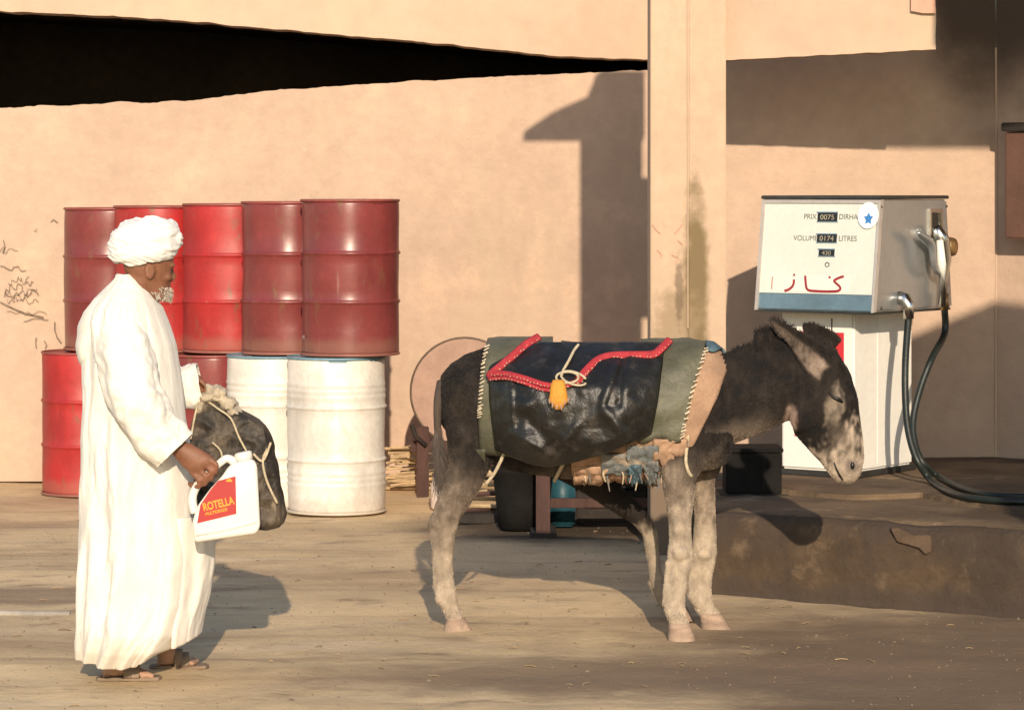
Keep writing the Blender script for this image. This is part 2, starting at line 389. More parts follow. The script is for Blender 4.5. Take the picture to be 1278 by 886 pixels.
# ------------------------------------------------------------------ ground
def axis_coords(lo, hi, step, far):
    a = list(np.arange(lo, hi + 1e-6, step))
    d = step; x = lo; left = []
    while x > -far: d *= 1.6; x -= d; left.append(x)
    d = step; x = hi; right = []
    while x < far: d *= 1.6; x += d; right.append(x)
    return left[::-1] + a + right
def drum_dip(x, y): return -.058 * min(1, max(0, (-.98 - x) / 1.70)) * min(1, max(0, (y - 16.6) / .8))
def ground_z(x, y):
    if not (-9 < x < 9 and 8 < y < 21): return 0.0
    z = .014 * noise.noise((x * .8, y * 1.6, 3)) + .007 * noise.noise((x * 4, y * 4, 7)) + .0035 * noise.noise((x * 13, y * 13, 1))
    return z - .004 + drum_dip(x, y)
gx, gy = axis_coords(-4, 4, .05, 160), axis_coords(10.3, 20, .05, 160)
nx, ny = len(gx), len(gy)
GV = [(x, y, ground_z(x, y)) for y in gy for x in gx]
GF = [(j * nx + i, j * nx + i + 1, (j + 1) * nx + i + 1, (j + 1) * nx + i) for j in range(ny - 1) for i in range(nx - 1)]
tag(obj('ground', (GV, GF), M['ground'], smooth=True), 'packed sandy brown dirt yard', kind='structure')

def pebble_vf():
    V, F = [], []
    for k in range(2200):
        x, y = random.uniform(-2.6, 2.8), random.uniform(10.6, 17.5)
        r = random.uniform(.0015, .005) * (1 if random.random() < .97 else 2.2)
        b = [Vector((x + r * random.uniform(.7, 1.3) * math.cos(a), y + r * math.sin(a) * random.uniform(.7, 1.3), ground_z(x, y) + .25 * r)) for a in (0, 1.26, 2.5, 3.8, 5.0)]
        n = len(V); V += b; V.append(Vector((x, y, ground_z(x, y) + r * .9)))
        c = [Vector((p.x, p.y, p.z - r * .5)) for p in b]; V += c
        for i in range(5):
            j = (i + 1) % 5
            F.append((n + i, n + j, n + 5)); F.append((n + i, n + 6 + i, n + 6 + j, n + j))
    return V, F
tag(obj('pebbles', pebble_vf(), M['pebble']), 'small loose stones scattered over the dirt', 'pebbles', kind='stuff')

def straw_vf():
    r = random.Random(21); out = []
    for k in range(170):
        x, y = r.uniform(-2.2, 2.4), r.uniform(10.9, 16.5)
        if x > .85 and y > kerb_front(x) - .1: continue
        a = r.uniform(0, 3.14); l_ = r.uniform(.008, .03); z = ground_z(x, y) + .004; d = Vector((math.cos(a), math.sin(a), 0)) * l_
        out.append(tube([Vector((x, y, z)) - d, Vector((x, y, z + .003)), Vector((x, y, z)) + d], r.uniform(.0012, .0026), 4))
    return merge(*out)
def kerb_front(x): return float(np.interp(x, [.6, .9, 2.2, 4.5], [14.15, 13.93, 13.17, 12.0]))
tag(obj('straw_litter', straw_vf(), mat('dry_straw', (.40, .29, .16), .9, var=.6, scale=3, bump=0)), 'scattered bits of straw and twigs on the dirt', 'straw', kind='stuff')

# ------------------------------------------------------------------ buildings
DW, DR = 19.8, 16.75          # left wall, right wall distances
bld = thing('plaster_building', 'long ochre plaster wall with a dark wedge-shaped opening under its upper storey', 'wall', (-1.5, DW, 0))
top_pts = [(-260, 152), (0, 135), (160, 128), (230, 127), (340, 113), (480, 104), (640, 95), (812, 88), (930, 82)]
low_pts = [(-260, -8), (0, 14), (200, 24), (400, 42), (520, 52), (700, 71), (812, 75), (930, 78)]
def pl_interp(P, x): return float(np.interp(x, [p[0] for p in P], [p[1] for p in P]))
def wz(y): return CH - (y - HY) * DW / FPX
XL, XR = -260, 930
def lower_wall(u, v):
    x = XL + (XR - XL) * u; zt = wz(pl_interp(top_pts, x)) + .012 * noise.noise((x * .03, 5, 1)) + .006 * noise.noise((x * .13, 5, 1))
    X = (x - HX) * DW / FPX; z = -.05 + (zt + .05) * v
    return Vector((X, DW + .012 * noise.noise((X * .8, z * .8, 2)) + .005 * noise.noise((X * 3, z * 3, 4)), z))
def upper_wall(u, v):
    x = XL + (XR - XL) * u; zb = wz(pl_interp(low_pts, x)) + .010 * noise.noise((x * .04, 9, 1)) + .004 * noise.noise((x * .16, 9, 1))
    X = (x - HX) * DW / FPX; z = zb + (5.2 - zb) * v
    return Vector((X, DW - .02 + .012 * noise.noise((X * .8, z * .8, 12)), z))
def thick(fn, nu, nv, d):
    "front sheet with a return of depth d along its free edges"
    V, F = grid(fn, nu, nv); n = len(V); D = Vector((0, d, 0)); F = list(F); V = list(V)
    b0 = len(V); V += [p + D for p in V[:n]]; F += [tuple(b0 + i for i in reversed(q)) for q in F[:]]
    row = lambda j: [j * (nu + 1) + i for i in range(nu + 1)]
    colm = lambda i: [j * (nu + 1) + i for j in range(nv + 1)]
    for e, fl in ((row(0), 1), (row(nv), 0), (colm(0), 0), (colm(nu), 1)):
        k = len(V); m = len(e); V += [V[i] for i in e] + [V[i] + D for i in e]
        for i in range(m - 1):
            q = (k + i, k + i + 1, k + m + i + 1, k + m + i); F.append(tuple(reversed(q)) if fl else q)
    return V, F
obj('wall', thick(lower_wall, 240, 30, .32), M['plaster'], bld, True)
obj('upper_wall', thick(upper_wall, 160, 16, .3), M['plaster_smooth'], bld, True)
def soffit(u, v):
    x = XL + (XR - XL) * u
    return Vector(((x - HX) * DW / FPX, DW + .2 + 3.0 * v, wz(pl_interp(low_pts, x)) + .112 + .05 * v))
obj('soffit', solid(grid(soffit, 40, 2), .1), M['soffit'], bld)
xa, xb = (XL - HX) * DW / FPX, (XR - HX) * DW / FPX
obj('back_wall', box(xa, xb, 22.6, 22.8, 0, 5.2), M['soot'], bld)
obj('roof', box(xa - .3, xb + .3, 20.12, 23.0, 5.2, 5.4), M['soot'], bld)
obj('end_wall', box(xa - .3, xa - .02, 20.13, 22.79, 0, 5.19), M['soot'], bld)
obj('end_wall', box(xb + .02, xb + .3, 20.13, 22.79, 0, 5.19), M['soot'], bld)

# scribbles on the plaster at far left
rng = random.Random(4)
def scribble(cx, cy, wpx, hpx, n, wd, seed):
    r = random.Random(seed); P = []
    for i in range(n):
        t = i / (n - 1)
        P.append((cx - wpx / 2 + wpx * t + r.uniform(-2, 2), cy + r.uniform(-hpx, hpx) * .5))
    return [Vector(q[:2]) for q in catmull([Vector((a, b, 0)) for a, b in P], 4)]
def wallstroke(P, wd): # px polyline -> paint on the left wall
    o = Vector((0, 0, 0))
    Q = [((p[0] - HX) * (DW - .03) / FPX, CH - (p[1] - HY) * (DW - .03) / FPX) for p in P]
    return ribbon(Q, wd, (0, DW - .022, 0), (1, 0, 0), (0, 0, 1), (0, 0, 0))
char = mat('faded_charcoal', (.25, .185, .13), .95, var=.5, scale=20, bump=0)
SC = [wallstroke(scribble(cx, cy, wp, hp, n, 0, k + 3),   .005 if k % 2 else .0035) for k, (cx, cy, wp, hp, n) in enumerate([(8, 313, 26, 12, 7), (16, 335, 30, 7, 9), (22, 350, 26, 12, 12), (26, 366, 44, 14, 18), (34, 391, 50, 6, 14), (45, 399, 30, 5, 6), (28, 375, 38, 10, 14), (36, 354, 10, 8, 5), (40, 361, 14, 5, 6), (68, 276, 10, 6, 4), (45, 287, 5, 4, 4), (18, 358, 20, 12, 9), (20, 371, 30, 12, 12)])]
SC += [wallstroke(P, w_) for P, w_ in (([(68, 402), (68, 412), (71, 421), (76, 428)], .009), ([(45, 421), (44, 428), (45, 434)], .009), ([(55, 425), (58, 431), (56, 435)], .007), ([(0, 377), (14, 384), (30, 391), (54, 396)], .010), ([(4, 300), (6, 308), (3, 316)], .007))]
for vf in SC: obj('scribble', vf, char, bld)
# right-hand wall, standing further forward
rw = thing('station_wall', 'plaster wall behind the fuel pump with smoke-dark upper corner', 'wall', (2.0, DR, 0))
xc0 = (885 - HX) * DR / FPX; xc1 = (1243 - HX) * DR / FPX
def rwall(z0, z1, dy):
    def fn(u, v):
        X = xc0 + (xc1 - xc0) * u; z = z0 + (z1 - z0) * v
        return Vector((X, DR + dy + .008 * noise.noise((X, z, 22)) + .004 * noise.noise((X * 4, z * 4, 22)), z))
    return fn
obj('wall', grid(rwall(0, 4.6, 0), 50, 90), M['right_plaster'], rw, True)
obj('return_wall', grid(lambda u, v: Vector((xc0, DR + u * (DW - DR - .05), 4.6 * v)), 10, 20), M['plaster'], rw, True)
def side(u, v):
    return Vector((xc1 + 2.2 * u, DR - 1.5 * u + .006 * noise.noise((u * 9, v * 9, 5)), 4.6 * v))
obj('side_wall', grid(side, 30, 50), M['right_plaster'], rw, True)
obj('corner_joint', tube([W(1243, 600, DR - .004) + Vector((0, 0, 0)), W(1243, 380, DR - .004), W(1244, 230, DR - .004), W(1243, 60, DR - .004)], .006, 6), M['plaster_smooth'], rw)
bx = thing('shutter_box', 'red-brown wooden box fixed high on the wall at right edge', 'box', (2.75, 16.5, 1.58))
b0 = W(1254, 165, 16.48); b1 = W(1254, 298, 16.48)
dirx = Vector((2.2, -1.5, 0)).normalized(); nrm = Vector((-1.5, -2.2, 0)).normalized()
P0 = Vector((b1.x, b1.y, b1.z))
obj('casing', prism([P0, P0 + dirx * .8, P0 + dirx * .8 + Vector((0, 0, b0.z - b1.z)), P0 + Vector((0, 0, b0.z - b1.z))], -nrm * .2, .008), M['shutter'], bx)
obj('lid', prism([P0 + Vector((0, 0, b0.z - b1.z + .003)) + nrm * .03 - dirx * .01, P0 + Vector((0, 0, b0.z - b1.z + .003)) + dirx * .83 + nrm * .03,
                  P0 + Vector((0, 0, b0.z - b1.z + .05)) + dirx * .83 + nrm * .03, P0 + Vector((0, 0, b0.z - b1.z + .05)) + nrm * .03 - dirx * .01], -nrm * .24, .006), M['dark_wood'], bx)

# column, front beam and an overhead slab added for its shade
cl = thing('canopy_column', 'square ochre plaster column with grime streak and red scribbles', 'column', (.9, 15.6, .375))
cx0, cxm, cx1 = (812 - HX) * 15.5 / FPX, (859 - HX) * 15.5 / FPX, (906 - HX) * 15.5 / FPX
def shaft(x0, x1, yf, s):
    bm = bmesh.new()
    r = box(x0, x1, yf, 15.86, -.02, 3.7, .006, 2)
    return r
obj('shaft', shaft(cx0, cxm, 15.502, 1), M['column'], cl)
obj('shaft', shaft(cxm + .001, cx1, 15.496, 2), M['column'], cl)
obj('paint_line', tube([W(858.5, -60, 15.494), W(858.5, 120, 15.494), W(858.5, 250, 15.494), W(858.5, 410, 15.494)], [.005, .005, .003, .003], 6), M['plaster_smooth'], cl)
# cap above the frame, its rounded lip shaped for the shadow it casts left
cap = [(.335, 3.69), (1.12, 3.69), (1.12, 4.10), (.84, 4.10), (.80, 4.07), (.775, 4.0), (.745, 3.93), (.66, 3.895), (.52, 3.83), (.40, 3.75), (.335, 3.705)]
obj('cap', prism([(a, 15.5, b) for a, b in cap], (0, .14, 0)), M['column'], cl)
def colstroke(P, wd, Y=15.496): return ribbon([((p[0] - HX) * Y / FPX, CH - (p[1] - HY) * Y / FPX) for p in P], wd, (0, Y, 0), (1, 0, 0), (0, 0, 1), (0, 0, 0))
REDS = [colstroke(p, .0045) for p in ([(814, 280), (818, 286), (824, 292)], [(842, 292), (848, 285), (852, 280)], [(820, 312), (826, 318), (824, 322)], [(838, 318), (846, 322), (843, 330)], [(846, 300), (852, 306)])]
chalk = mat('faded_red_chalk', (.50, .26, .20), .95, bump=0)
for vf in REDS: obj('red_scribble', vf, chalk, cl)

bm_ = thing('canopy_beam', 'pale plaster beam running right from the column above the fuel pump', 'beam', (1.6, 15.5, 2.5))
A, B = W(906, 76, 15.6), W(1168, 62, 15.37)
z1 = 3.35
fv = []
def beamf(u, v):
    x = A.x - .03 + (B.x - A.x + .03) * u; y = A.y + (B.y - A.y) * u
    zb = A.z + (B.z - A.z) * u + .006 * noise.noise((u * 14, 2, 2)) - (.012 if u > .42 else 0) * 0
    return Vector((x + (.012 * noise.noise((v * 7, 1, 1)) if u > .98 else 0), y, zb + (z1 - zb) * v))
obj('beam', thick(beamf, 60, 12, .2), M['plaster_smooth'], bm_, True)
obj('plaster_patch', solid(([W(1137, -20, 15.37), W(1166, -20, 15.345), W(1168, 17, 15.345), W(1152, 17, 15.36), W(1137, 14, 15.37)], [(0, 1, 2, 3, 4)]), .006), mat('pinkish_patch', (.56, .33, .24), .95, var=.12, scale=4), bm_)
cp = thing('canopy_roof', 'overhead concrete canopy above the top right corner of the forecourt', 'canopy', (4, 14, 3.75))  # unseen slab, outlined to keep sun off the wall at right
obj('slab', prism([(2.335, 12.0, 3.76), (7.5, 12.0, 3.76), (7.5, 16.1, 3.76), (2.08, 16.1, 3.76)], (0, 0, .22), .01), M['concrete'], cp)
obj('post', box(6.9, 7.2, 12.3, 12.6, 0, 3.755, .01), M['concrete'], cp)
ks = thing('kiosk', 'gable-roofed kiosk outside the right edge whose shadow falls on the wall', 'kiosk', (3.6, 10, 0))  # unseen block, its gable shaped for the shadow behind the pump
kp = [(2.56, 0), (4.6, 0), (4.6, 3.0), (3.08, 3.60), (2.56, 3.39)]
obj('body', prism([(a, 10, b) for a, b in kp], (0, -1.2, 0)), M['plaster'], ks)
obj('roof', prism([(2.55, 9.999, 3.392), (3.08, 9.999, 3.605), (4.62, 9.999, 3.0), (4.62, 9.999, 3.03), (3.08, 9.999, 3.64), (2.55, 9.999, 3.42)], (0, -1.19, 0)), M['dark_wood'], ks)

# raised pump island
KT = .375
def kerb_y(x):  # front edge
    return float(np.interp(x, [.6, .9, 2.2, 4.5], [14.15, 13.93, 13.17, 12.0]))
NXK = 150
def kerb(u, v):
    x = .915 + (4.2 - .915) * u
    yf = kerb_y(x) + .02 * noise.noise((x * 2, 0, 3)) + .008 * noise.noise((x * 9, 0, 3))
    prof = [(-.03, -.02), (.0, .0), (.008, .10), (.004, .2), (.015, .30), (.035, .345), (.07, .368), (.13, KT), (.4, KT), (.9, KT), (1.6, KT), (2.3, KT), (3.0, KT), (4.2, KT)]
    k = v * (len(prof) - 1); i = min(int(k), len(prof) - 2); t = k - i
    dy = prof[i][0] * (1 - t) + prof[i + 1][0] * t; z = prof[i][1] * (1 - t) + prof[i + 1][1] * t
    y = yf + dy; y = min(y, DR + .1 if x > xc0 else 16.0)
    chip = max(0, noise.noise((x * 3.1, z * 4, 9)) - .25)
    y += .035 * chip * (z < .36) + .010 * noise.noise((x * 7, z * 12, 1)) * (z < .37)
    z += (.007 * noise.noise((x * 3, y * 3, 6)) + .004 * noise.noise((x * 11, y * 11, 6))) * (z > .3) - .05 * chip * (.3 < z < .372)
    return Vector((x, y, z))
kv, kf = grid(kerb, NXK, 52)
isl = obj('pump_island', (kv, kf), M['concrete'], smooth=True)
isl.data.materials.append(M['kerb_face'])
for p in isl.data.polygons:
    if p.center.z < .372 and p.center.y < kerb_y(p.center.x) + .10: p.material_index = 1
tag(isl, 'raised oil-stained concrete island under the fuel pump', kind='structure')
# left end face of the island
n52 = 53
endp = [kv[j * (NXK + 1)] for j in range(n52)]
ef = endp + [Vector((p.x, p.y, -.03)) for p in reversed(endp[2:])]
obj('end_face', (ef, [tuple(range(len(ef)))]), M['kerb_face'], isl)
def plinth_outline():
    P = [(958, 606), (985, 609), (1020, 613), (1060, 615), (1110, 614), (1150, 612), (1200, 622), (1278, 634), (1360, 646)]
    c = []
    for x, y in P:
        Y = (CH - .41) * FPX / (y - HY); c.append(Vector(((x - HX) * Y / FPX, Y, .40)))
    return c
po = plinth_outline()
po += [Vector((3.4, 16.0, .40)), Vector((1.3, 16.4, .40)), Vector((1.2, 15.5, .40))]
obj('plinth', prism(po, (0, 0, -.045), .008), M['concrete'], isl)
chipP = [(1112, 660), (1120, 658), (1140, 668), (1160, 668), (1163, 672), (1162, 688), (1155, 692), (1148, 684), (1135, 680), (1120, 676)]
cpts = []
for x, y in chipP:
    X = (x - HX) * 13.43 / FPX; Y = kerb_y(X) - .006; cpts.append(Vector(((x - HX) * Y / FPX, Y, CH - (y - HY) * Y / FPX)))
obj('spall', prism(cpts, (.0, .05, 0), .003), M['chip'], isl)

# ------------------------------------------------------------------ drums
DRAD, DH = .285, .896
def lathe(prof, n=56, seed=0, dent=0.0):
    rs = []
    for r, z in prof:
        ring = []
        for i in range(n):
            t = 2 * math.pi * i / n
            d = dent * noise.noise((math.cos(t) * 1.6 + seed * 5, math.sin(t) * 1.6, z * 4)) if dent else 0
            ring.append(Vector(((r + d) * math.cos(t), (r + d) * math.sin(t), z)))
        rs.append(ring)
    return rings(rs, cap=True)
def hoop(z, h, w):
    return [(DRAD - .006, z - w), (DRAD - .003, z - w * .55), (DRAD - .006 + h, z - w * .2), (DRAD - .006 + h, z + w * .2), (DRAD - .003, z + w * .55), (DRAD - .006, z + w)]
def prof_plain():
    R = DRAD - .006
    p = [(R - .002, .012), (R, .03), (R, .15)] + hoop(DH * .345, .009, .018) + [(R, .38), (R, .45), (R, .52)] + hoop(DH * .655, .009, .018) + [(R, .72), (R, .8), (R, DH - .03), (R - .002, DH - .012)]
    return p
def prof_ribbed():
    R = DRAD - .006; p = [(R - .002, .012), (R, .03), (R, .10)]
    for z in (.165, .20, .235): p += [(R, z - .015), (R + .0035, z - .005), (R + .0035, z + .005), (R, z + .015)]
    p += hoop(.305, .009, .016) + [(R, .36), (R, .45), (R, .54)] + hoop(.605, .009, .016)
    for z in (.665, .70, .735): p += [(R, z - .015), (R + .0035, z - .005), (R + .0035, z + .005), (R, z + .015)]
    return p + [(R, .79), (R, DH - .03), (R - .002, DH - .012)]
def ring_vf(r, z, t=.008, n=56):
    rs = [ell(Vector((r * math.cos(2 * math.pi * i / n), r * math.sin(2 * math.pi * i / n), z)), Vector((math.cos(2 * math.pi * i / n), math.sin(2 * math.pi * i / n), 0)) * t * .75, Vector((0, 0, t)), 8) for i in range(n + 1)]
    return rings(rs, cap=False)
MESH = {}
def drum_mesh(kind, seed):
    k = (kind, seed)
    if k in MESH: return MESH[k]
    me = bpy.data.meshes.new('drum_shell'); v, f = lathe(prof_ribbed() if kind == 'white' else prof_plain(), 64, seed, .008)
    me.from_pydata([tuple(p) for p in v], [], f); shade(me, True)
    MESH[k] = me; return me
def simple_mesh(key, vf, smooth=True):
    if key not in MESH:
        me = bpy.data.meshes.new(key); me.from_pydata([tuple(p) for p in vf[0]], [], vf[1]); shade(me, smooth); MESH[key] = me
    return MESH[key]
def drum(x, y, z, rot, kind, label, seed):
    t = thing('oil_drum', label, 'drum', (x, y, z), 'steel oil drums stacked against the wall')
    body = {'dark': 'dark_red', 'bright': 'bright_red', 'white': 'white_drum'}[kind]
    rim = 'rim_white' if kind == 'white' else 'rim_red'
    def put(name, me, m):
        o = bpy.data.objects.new(name, me); COL.objects.link(o); o.parent = t
        if len(me.materials) == 0: me.materials.append(M[m])
        o.material_slots[0].link = 'OBJECT'; o.material_slots[0].material = M[m]; return o
    put('shell', drum_mesh('white' if kind == 'white' else 'plain', seed), body)
    put('bottom_rim', simple_mesh('drum_bottom_rim', ring_vf(DRAD - .003, .010)), rim)
    put('top_rim', simple_mesh('drum_top_rim', ring_vf(DRAD - .003, DH - .010)), 'blue_lid' if kind == 'white' else rim)
    put('lid', simple_mesh('drum_lid', lathe([(DRAD - .01, DH - .03), (DRAD - .01, DH - .016)], 40)), 'blue_lid' if kind == 'white' else body)
    put('bung', simple_mesh('drum_bung', xf(lathe([(.028, DH - .018), (.028, DH - .006), (.02, DH - .004)], 16), Matrix.Translation((.17, 0, 0)))), 'drum_steel')
    t.rotation_euler = (0, 0, rot)
    return t
low = [(358, 'white', 'white ribbed drum with blue rim, nearest of the lower row'), (283, 'white', 'white ribbed drum half hidden behind the other white drum'),
       (207, 'dark', 'dark red drum of the lower row behind the black bundle'), (130, 'bright', 'red drum of the lower row hidden behind the person in the robe'),
       (52, 'bright', 'bright red drum standing on the ground at the far left end of the lower row')]
up = [(375, 'dark', 'glossy dark red drum atop the nearest white drum'), (301, 'dark', 'dark red drum of the upper row, second from the right'),
      (228, 'bright', 'bright red drum in the middle of the upper row'), (142, 'bright', 'bright red drum of the upper row behind the white turban'),
      (80, 'dark', 'dark red drum at the far left end of the upper row')]
for row, z, Ys in ((low, 0.0, [17.5, 17.91, 18.31, 18.71, 19.11]), (up, DH + .002, [17.5, 17.94, 18.37, 18.71, 19.16])):
    for i, (px, kind, lab) in enumerate(row):
        Y = Ys[i]; drum((px - HX) / FPX * Y + DRAD, Y, z - .0145 * i, random.uniform(0, 6.28), kind, lab, i % 3 + (3 if z else 0))
nd = [o for o in bpy.data.objects if o.get('label', '').startswith('glossy dark red drum')][0]
tv0, tf0 = text_vf('100', .034); th0 = math.atan2(-.38, -.925); Rt = DRAD - .0012
mk_ = [Vector((Rt * math.cos(th0 + p.x / Rt), Rt * math.sin(th0 + p.x / Rt), .105 + p.y)) for p in tv0]
mo = obj('stencil', (mk_, tf0), mat('pale_stencil', (.55, .45, .4), .7, bump=0), nd, local=True); nd.rotation_euler = (0, 0, 0)
# ------------------------------------------------------------------ fuel pump
fp = thing('fuel_pump', 'old fuel pump with steel head, pale dial and white cabinet', 'fuel pump', (1.693, 15.511, .40))
RZ = Matrix.Translation((1.693, 15.511, 0)) @ Matrix.Rotation(math.radians(-36), 4, 'Z')
ROT = Matrix.Rotation(math.radians(-36), 4, 'Z')
def pp(name, vf, m, parent=fp, smooth=False): return obj(name, xf(vf, RZ), M[m] if isinstance(m, str) else m, parent, smooth)
cab = pp('cabinet', box(-.254, .169, -.20, .41, .43, 1.236, .012), 'pump_white')
pp('cabinet_base', box(-.27, .185, -.215, .425, .401, .43, .004), 'dark_steel')
pp('door_seam', box(.040, .046, -.203, -.199, .47, 1.2), 'dark_steel', cab)
pp('side_seam', box(.168, .1715, .04, .045, .46, 1.22), 'pump_white', cab)
HL, HR = -.315, .375
ZB, ZT = 1.242, 1.797
head_prof = [(-.36, ZB), (.46, ZB), (.40, ZT), (-.285, ZT)]
hd = pp('head', prism([(HL + .012, a, b) for a, b in head_prof], (HR - HL - .012, 0, 0), .010), 'steel')
pp('top_lid', prism([(HL, a, b) for a, b in ((-.30, ZT + .002), (.415, ZT + .002), (.41, ZT + .02), (-.296, ZT + .02))], (HR - HL + .006, 0, 0), .004), 'dark_steel')
pp('bottom_edge', prism([(HL + .01, a, b) for a, b in ((-.366, ZB - .012), (.455, ZB - .012), (.455, ZB - .002), (-.366, ZB - .002))], (HR - HL - .02, 0, 0)), 'dark_steel')
# front face coordinates: u left to right, v top to bottom (0..1)
fn_ = Vector((0, -(ZT - ZB), -.075)).normalized()   # outward normal in local (front leans back)
def FP(u, v, off=0.0):
    z = ZT + (ZB - ZT) * v; y = -.285 - .075 * v
    return Vector((HL + .012 + (HR - HL - .012) * u, y, z)) + fn_ * off
def fquad(u0, u1, v0, v1, off, th):
    a = [FP(u0, v1, off), FP(u1, v1, off), FP(u1, v0, off), FP(u0, v0, off)]
    return prism(a, -fn_ * th)
def pxuv(x, y):
    xl = 953 - 10 * (y - 251) / 137; xr = 1102 - 11 * (y - 250) / 140
    return (x - xl) / (xr - xl), (y - 251) / 139
pp('dial_panel', fquad(.02, .985, .03, .845, .006, .012), 'dial', hd)
pp('frame', merge(fquad(-.005, .02, 0.0, 1.0, .016, .03), fquad(.985, 1.005, 0.0, 1.0, .016, .03), fquad(.0, 1.0, -.0, .03, .015, .028)), mat('anodised_frame', (.50, .45, .41), .4, metal=.3, var=.15, scale=6, bump=0), hd)
pp('lower_band', fquad(.02, .985, .85, .985, .008, .014), 'band', hd)
def fbox(x0, x1, y0, y1, off, th):
    (u0, v0), (u1, v1) = pxuv(x0, y0), pxuv(x1, y1); return fquad(u0, u1, v0, v1, off, th)
ex = (FP(1, .5) - FP(0, .5)).normalized(); ey = (FP(.5, 0) - FP(.5, 1)).normalized()
def ftext(s, x, y, size, off, sx=1.0):
    u, v = pxuv(x, y); o = FP(u, v, off); V, F = text_vf(s, size)
    return [o + ex * (p.x * sx) + ey * p.y for p in V], F
for (x0, x1, y0, y1, s) in ((1023, 1047, 267, 278, '0075'), (1022, 1046, 294, 304, '0174'), (1024, 1043, 313, 321, '430')):
    d = pp('counter', fbox(x0, x1, y0, y1, .009, .006), 'display', hd)
    pp('digits', ftext(s, (x0 + x1) / 2, (y0 + y1) / 2 + .5, .036 if y1 - y0 > 9 else .03, .0102, 1.15), 'digit', hd)
    pp('counter_rim', merge(fbox(x0 - 1.2, x1 + 1.2, y0 - 1.2, y0, .011, .006), fbox(x0 - 1.2, x1 + 1.2, y1, y1 + 1, .011, .006)), 'chrome', hd)
gray = mat('grey_print', (.10, .10, .08), .6, bump=0)
for s, x, y, sz in (('PRIX', 1013, 272.5, .038), ('DIRHAMS', 1066, 272.5, .038), ('VOLUME', 1007, 299.5, .038), ('LITRES', 1060, 299.5, .038)):
    pp('lettering', ftext(s, x, y, sz, .0075, .95), gray, hd)
u, v = pxuv(1034, 332)
pp('round_stamp', xf(ring_vf(.011, 0, .003, 20), Matrix.Translation(FP(u, v, .007)) @ Matrix.Rotation(math.radians(90), 4, 'X')), gray, hd)
pp('paper_strip', fbox(961, 1062, 345, 366, .0075, .001), mat('paper_strip', (.70, .68, .60), .7, var=.05, bump=0), hd)
def fstroke(P, wd, off=.0095):
    Q = []
    for x, y in P:
        u, v = pxuv(x, y); Q.append(FP(u, v, off))
    V, F = [], []
    for i, p in enumerate(Q):
        t = (Q[min(i + 1, len(Q) - 1)] - Q[max(i - 1, 0)]).normalized(); s = t.cross(fn_).normalized() * wd / 2
        V += [p + s, p - s]
    for i in range(len(Q) - 1): F.append((2 * i, 2 * i + 1, 2 * i + 3, 2 * i + 2))
    return V, F
ar = [[(1055, 346), (1049, 348), (1043, 351.5), (1045, 354.5), (1049, 358), (1050.5, 361.5), (1048, 364), (1043, 365)], [(1046, 364.6), (1035, 365.2), (1020, 365), (1011, 364.2), (1008, 361), (1007, 354), (1006.5, 346)],
      [(992, 351), (992, 355), (990, 360), (985, 364), (980, 365.5)], [(991.5, 345), (993.5, 346)], [(1038, 346.5), (1036.5, 348.5)]]
pp('handwriting', merge(*[fstroke([tuple(q[:2]) for q in catmull([Vector((a, b, 0)) for a, b in s], 5)], .013) for s in ar]), 'red_ink', hd)
pp('handwriting', fstroke([(965, 348), (964, 356), (963.5, 364)], .008), mat('faded_red_marker', (.5, .3, .27), .7, bump=0), hd)
u, v = pxuv(1087, 270); oc = FP(u, v, .018)
stk = [oc + ex * (.058 * math.cos(t)) + ey * (.066 * math.sin(t)) for t in np.linspace(0, 2 * math.pi, 32, endpoint=False)]
st = pp('round_sticker', prism(stk, -fn_ * .002), 'sticker', hd)
star = [oc + fn_ * .002 + ex * (.028 * r * math.cos(a) + .004) + ey * (.033 * r * math.sin(a) - .016) for k in range(10) for r, a in [((1, .55)[k % 2], math.pi / 2 + k * math.pi / 5)]]
pp('blue_star', (star, [tuple(range(10))]), 'blue_ink', hd)
# red square emblem on the cabinet front
lxm = lambda px: -.254 + .423 * (px - 977) / 90
pp('red_emblem', box(lxm(994.5), lxm(1055), -.2055, -.2005, .43 + (599 - 557) / 249, .43 + (599 - 425) / 249), 'red_panel', cab)
# side: recess, nozzle, outlet
SX = HR
def side_pt(s, y, off=0.0):   # s 0..1 front to back, photo y
    z = CH - (y - HY) * 15.35 / FPX
    return Vector((SX + off, -.33 + .76 * s, z))
pp('nozzle_recess', merge(box(SX - .0, SX + .012, .20, .215, side_pt(0, 300).z, side_pt(0, 265).z), box(SX, SX + .012, .315, .33, side_pt(0, 300).z, side_pt(0, 265).z), box(SX, SX + .012, .2, .33, side_pt(0, 265).z, side_pt(0, 261).z)), 'chrome', hd)
pp('nozzle_slot', box(SX - .004, SX + .004, .216, .314, side_pt(0, 300).z, side_pt(0, 266).z), 'display', hd)
nzp = pp('nozzle', tube([side_pt(.76, 384, .05), side_pt(.77, 350, .055), side_pt(.78, 325, .06), side_pt(.74, 300, .06), side_pt(.68, 285, .055)], [.020, .022, .034, .040, .024], 14), 'chrome', fp, True)
pp('trigger_guard', tube(catmull([side_pt(.74, 345, .075), side_pt(.60, 335, .075), side_pt(.55, 305, .075), side_pt(.44, 294, .07), side_pt(.38, 290, .07)], 5), [.010, .014, .022, .018, .009], 8), 'steel', nzp, True)
pp('nozzle_valve', xf(lathe([(.045, -.02), (.05, 0), (.045, .02), (.02, .025)], 18), Matrix.Translation(side_pt(.86, 309, .06)) @ Matrix.Rotation(math.radians(90), 4, 'Y')), 'brass', nzp, True)
pp('lever', tube([side_pt(.66, 300, .08), side_pt(.66, 330, .09), side_pt(.70, 350, .085)], [.018, .024, .010], 8), 'pump_white', nzp, True)
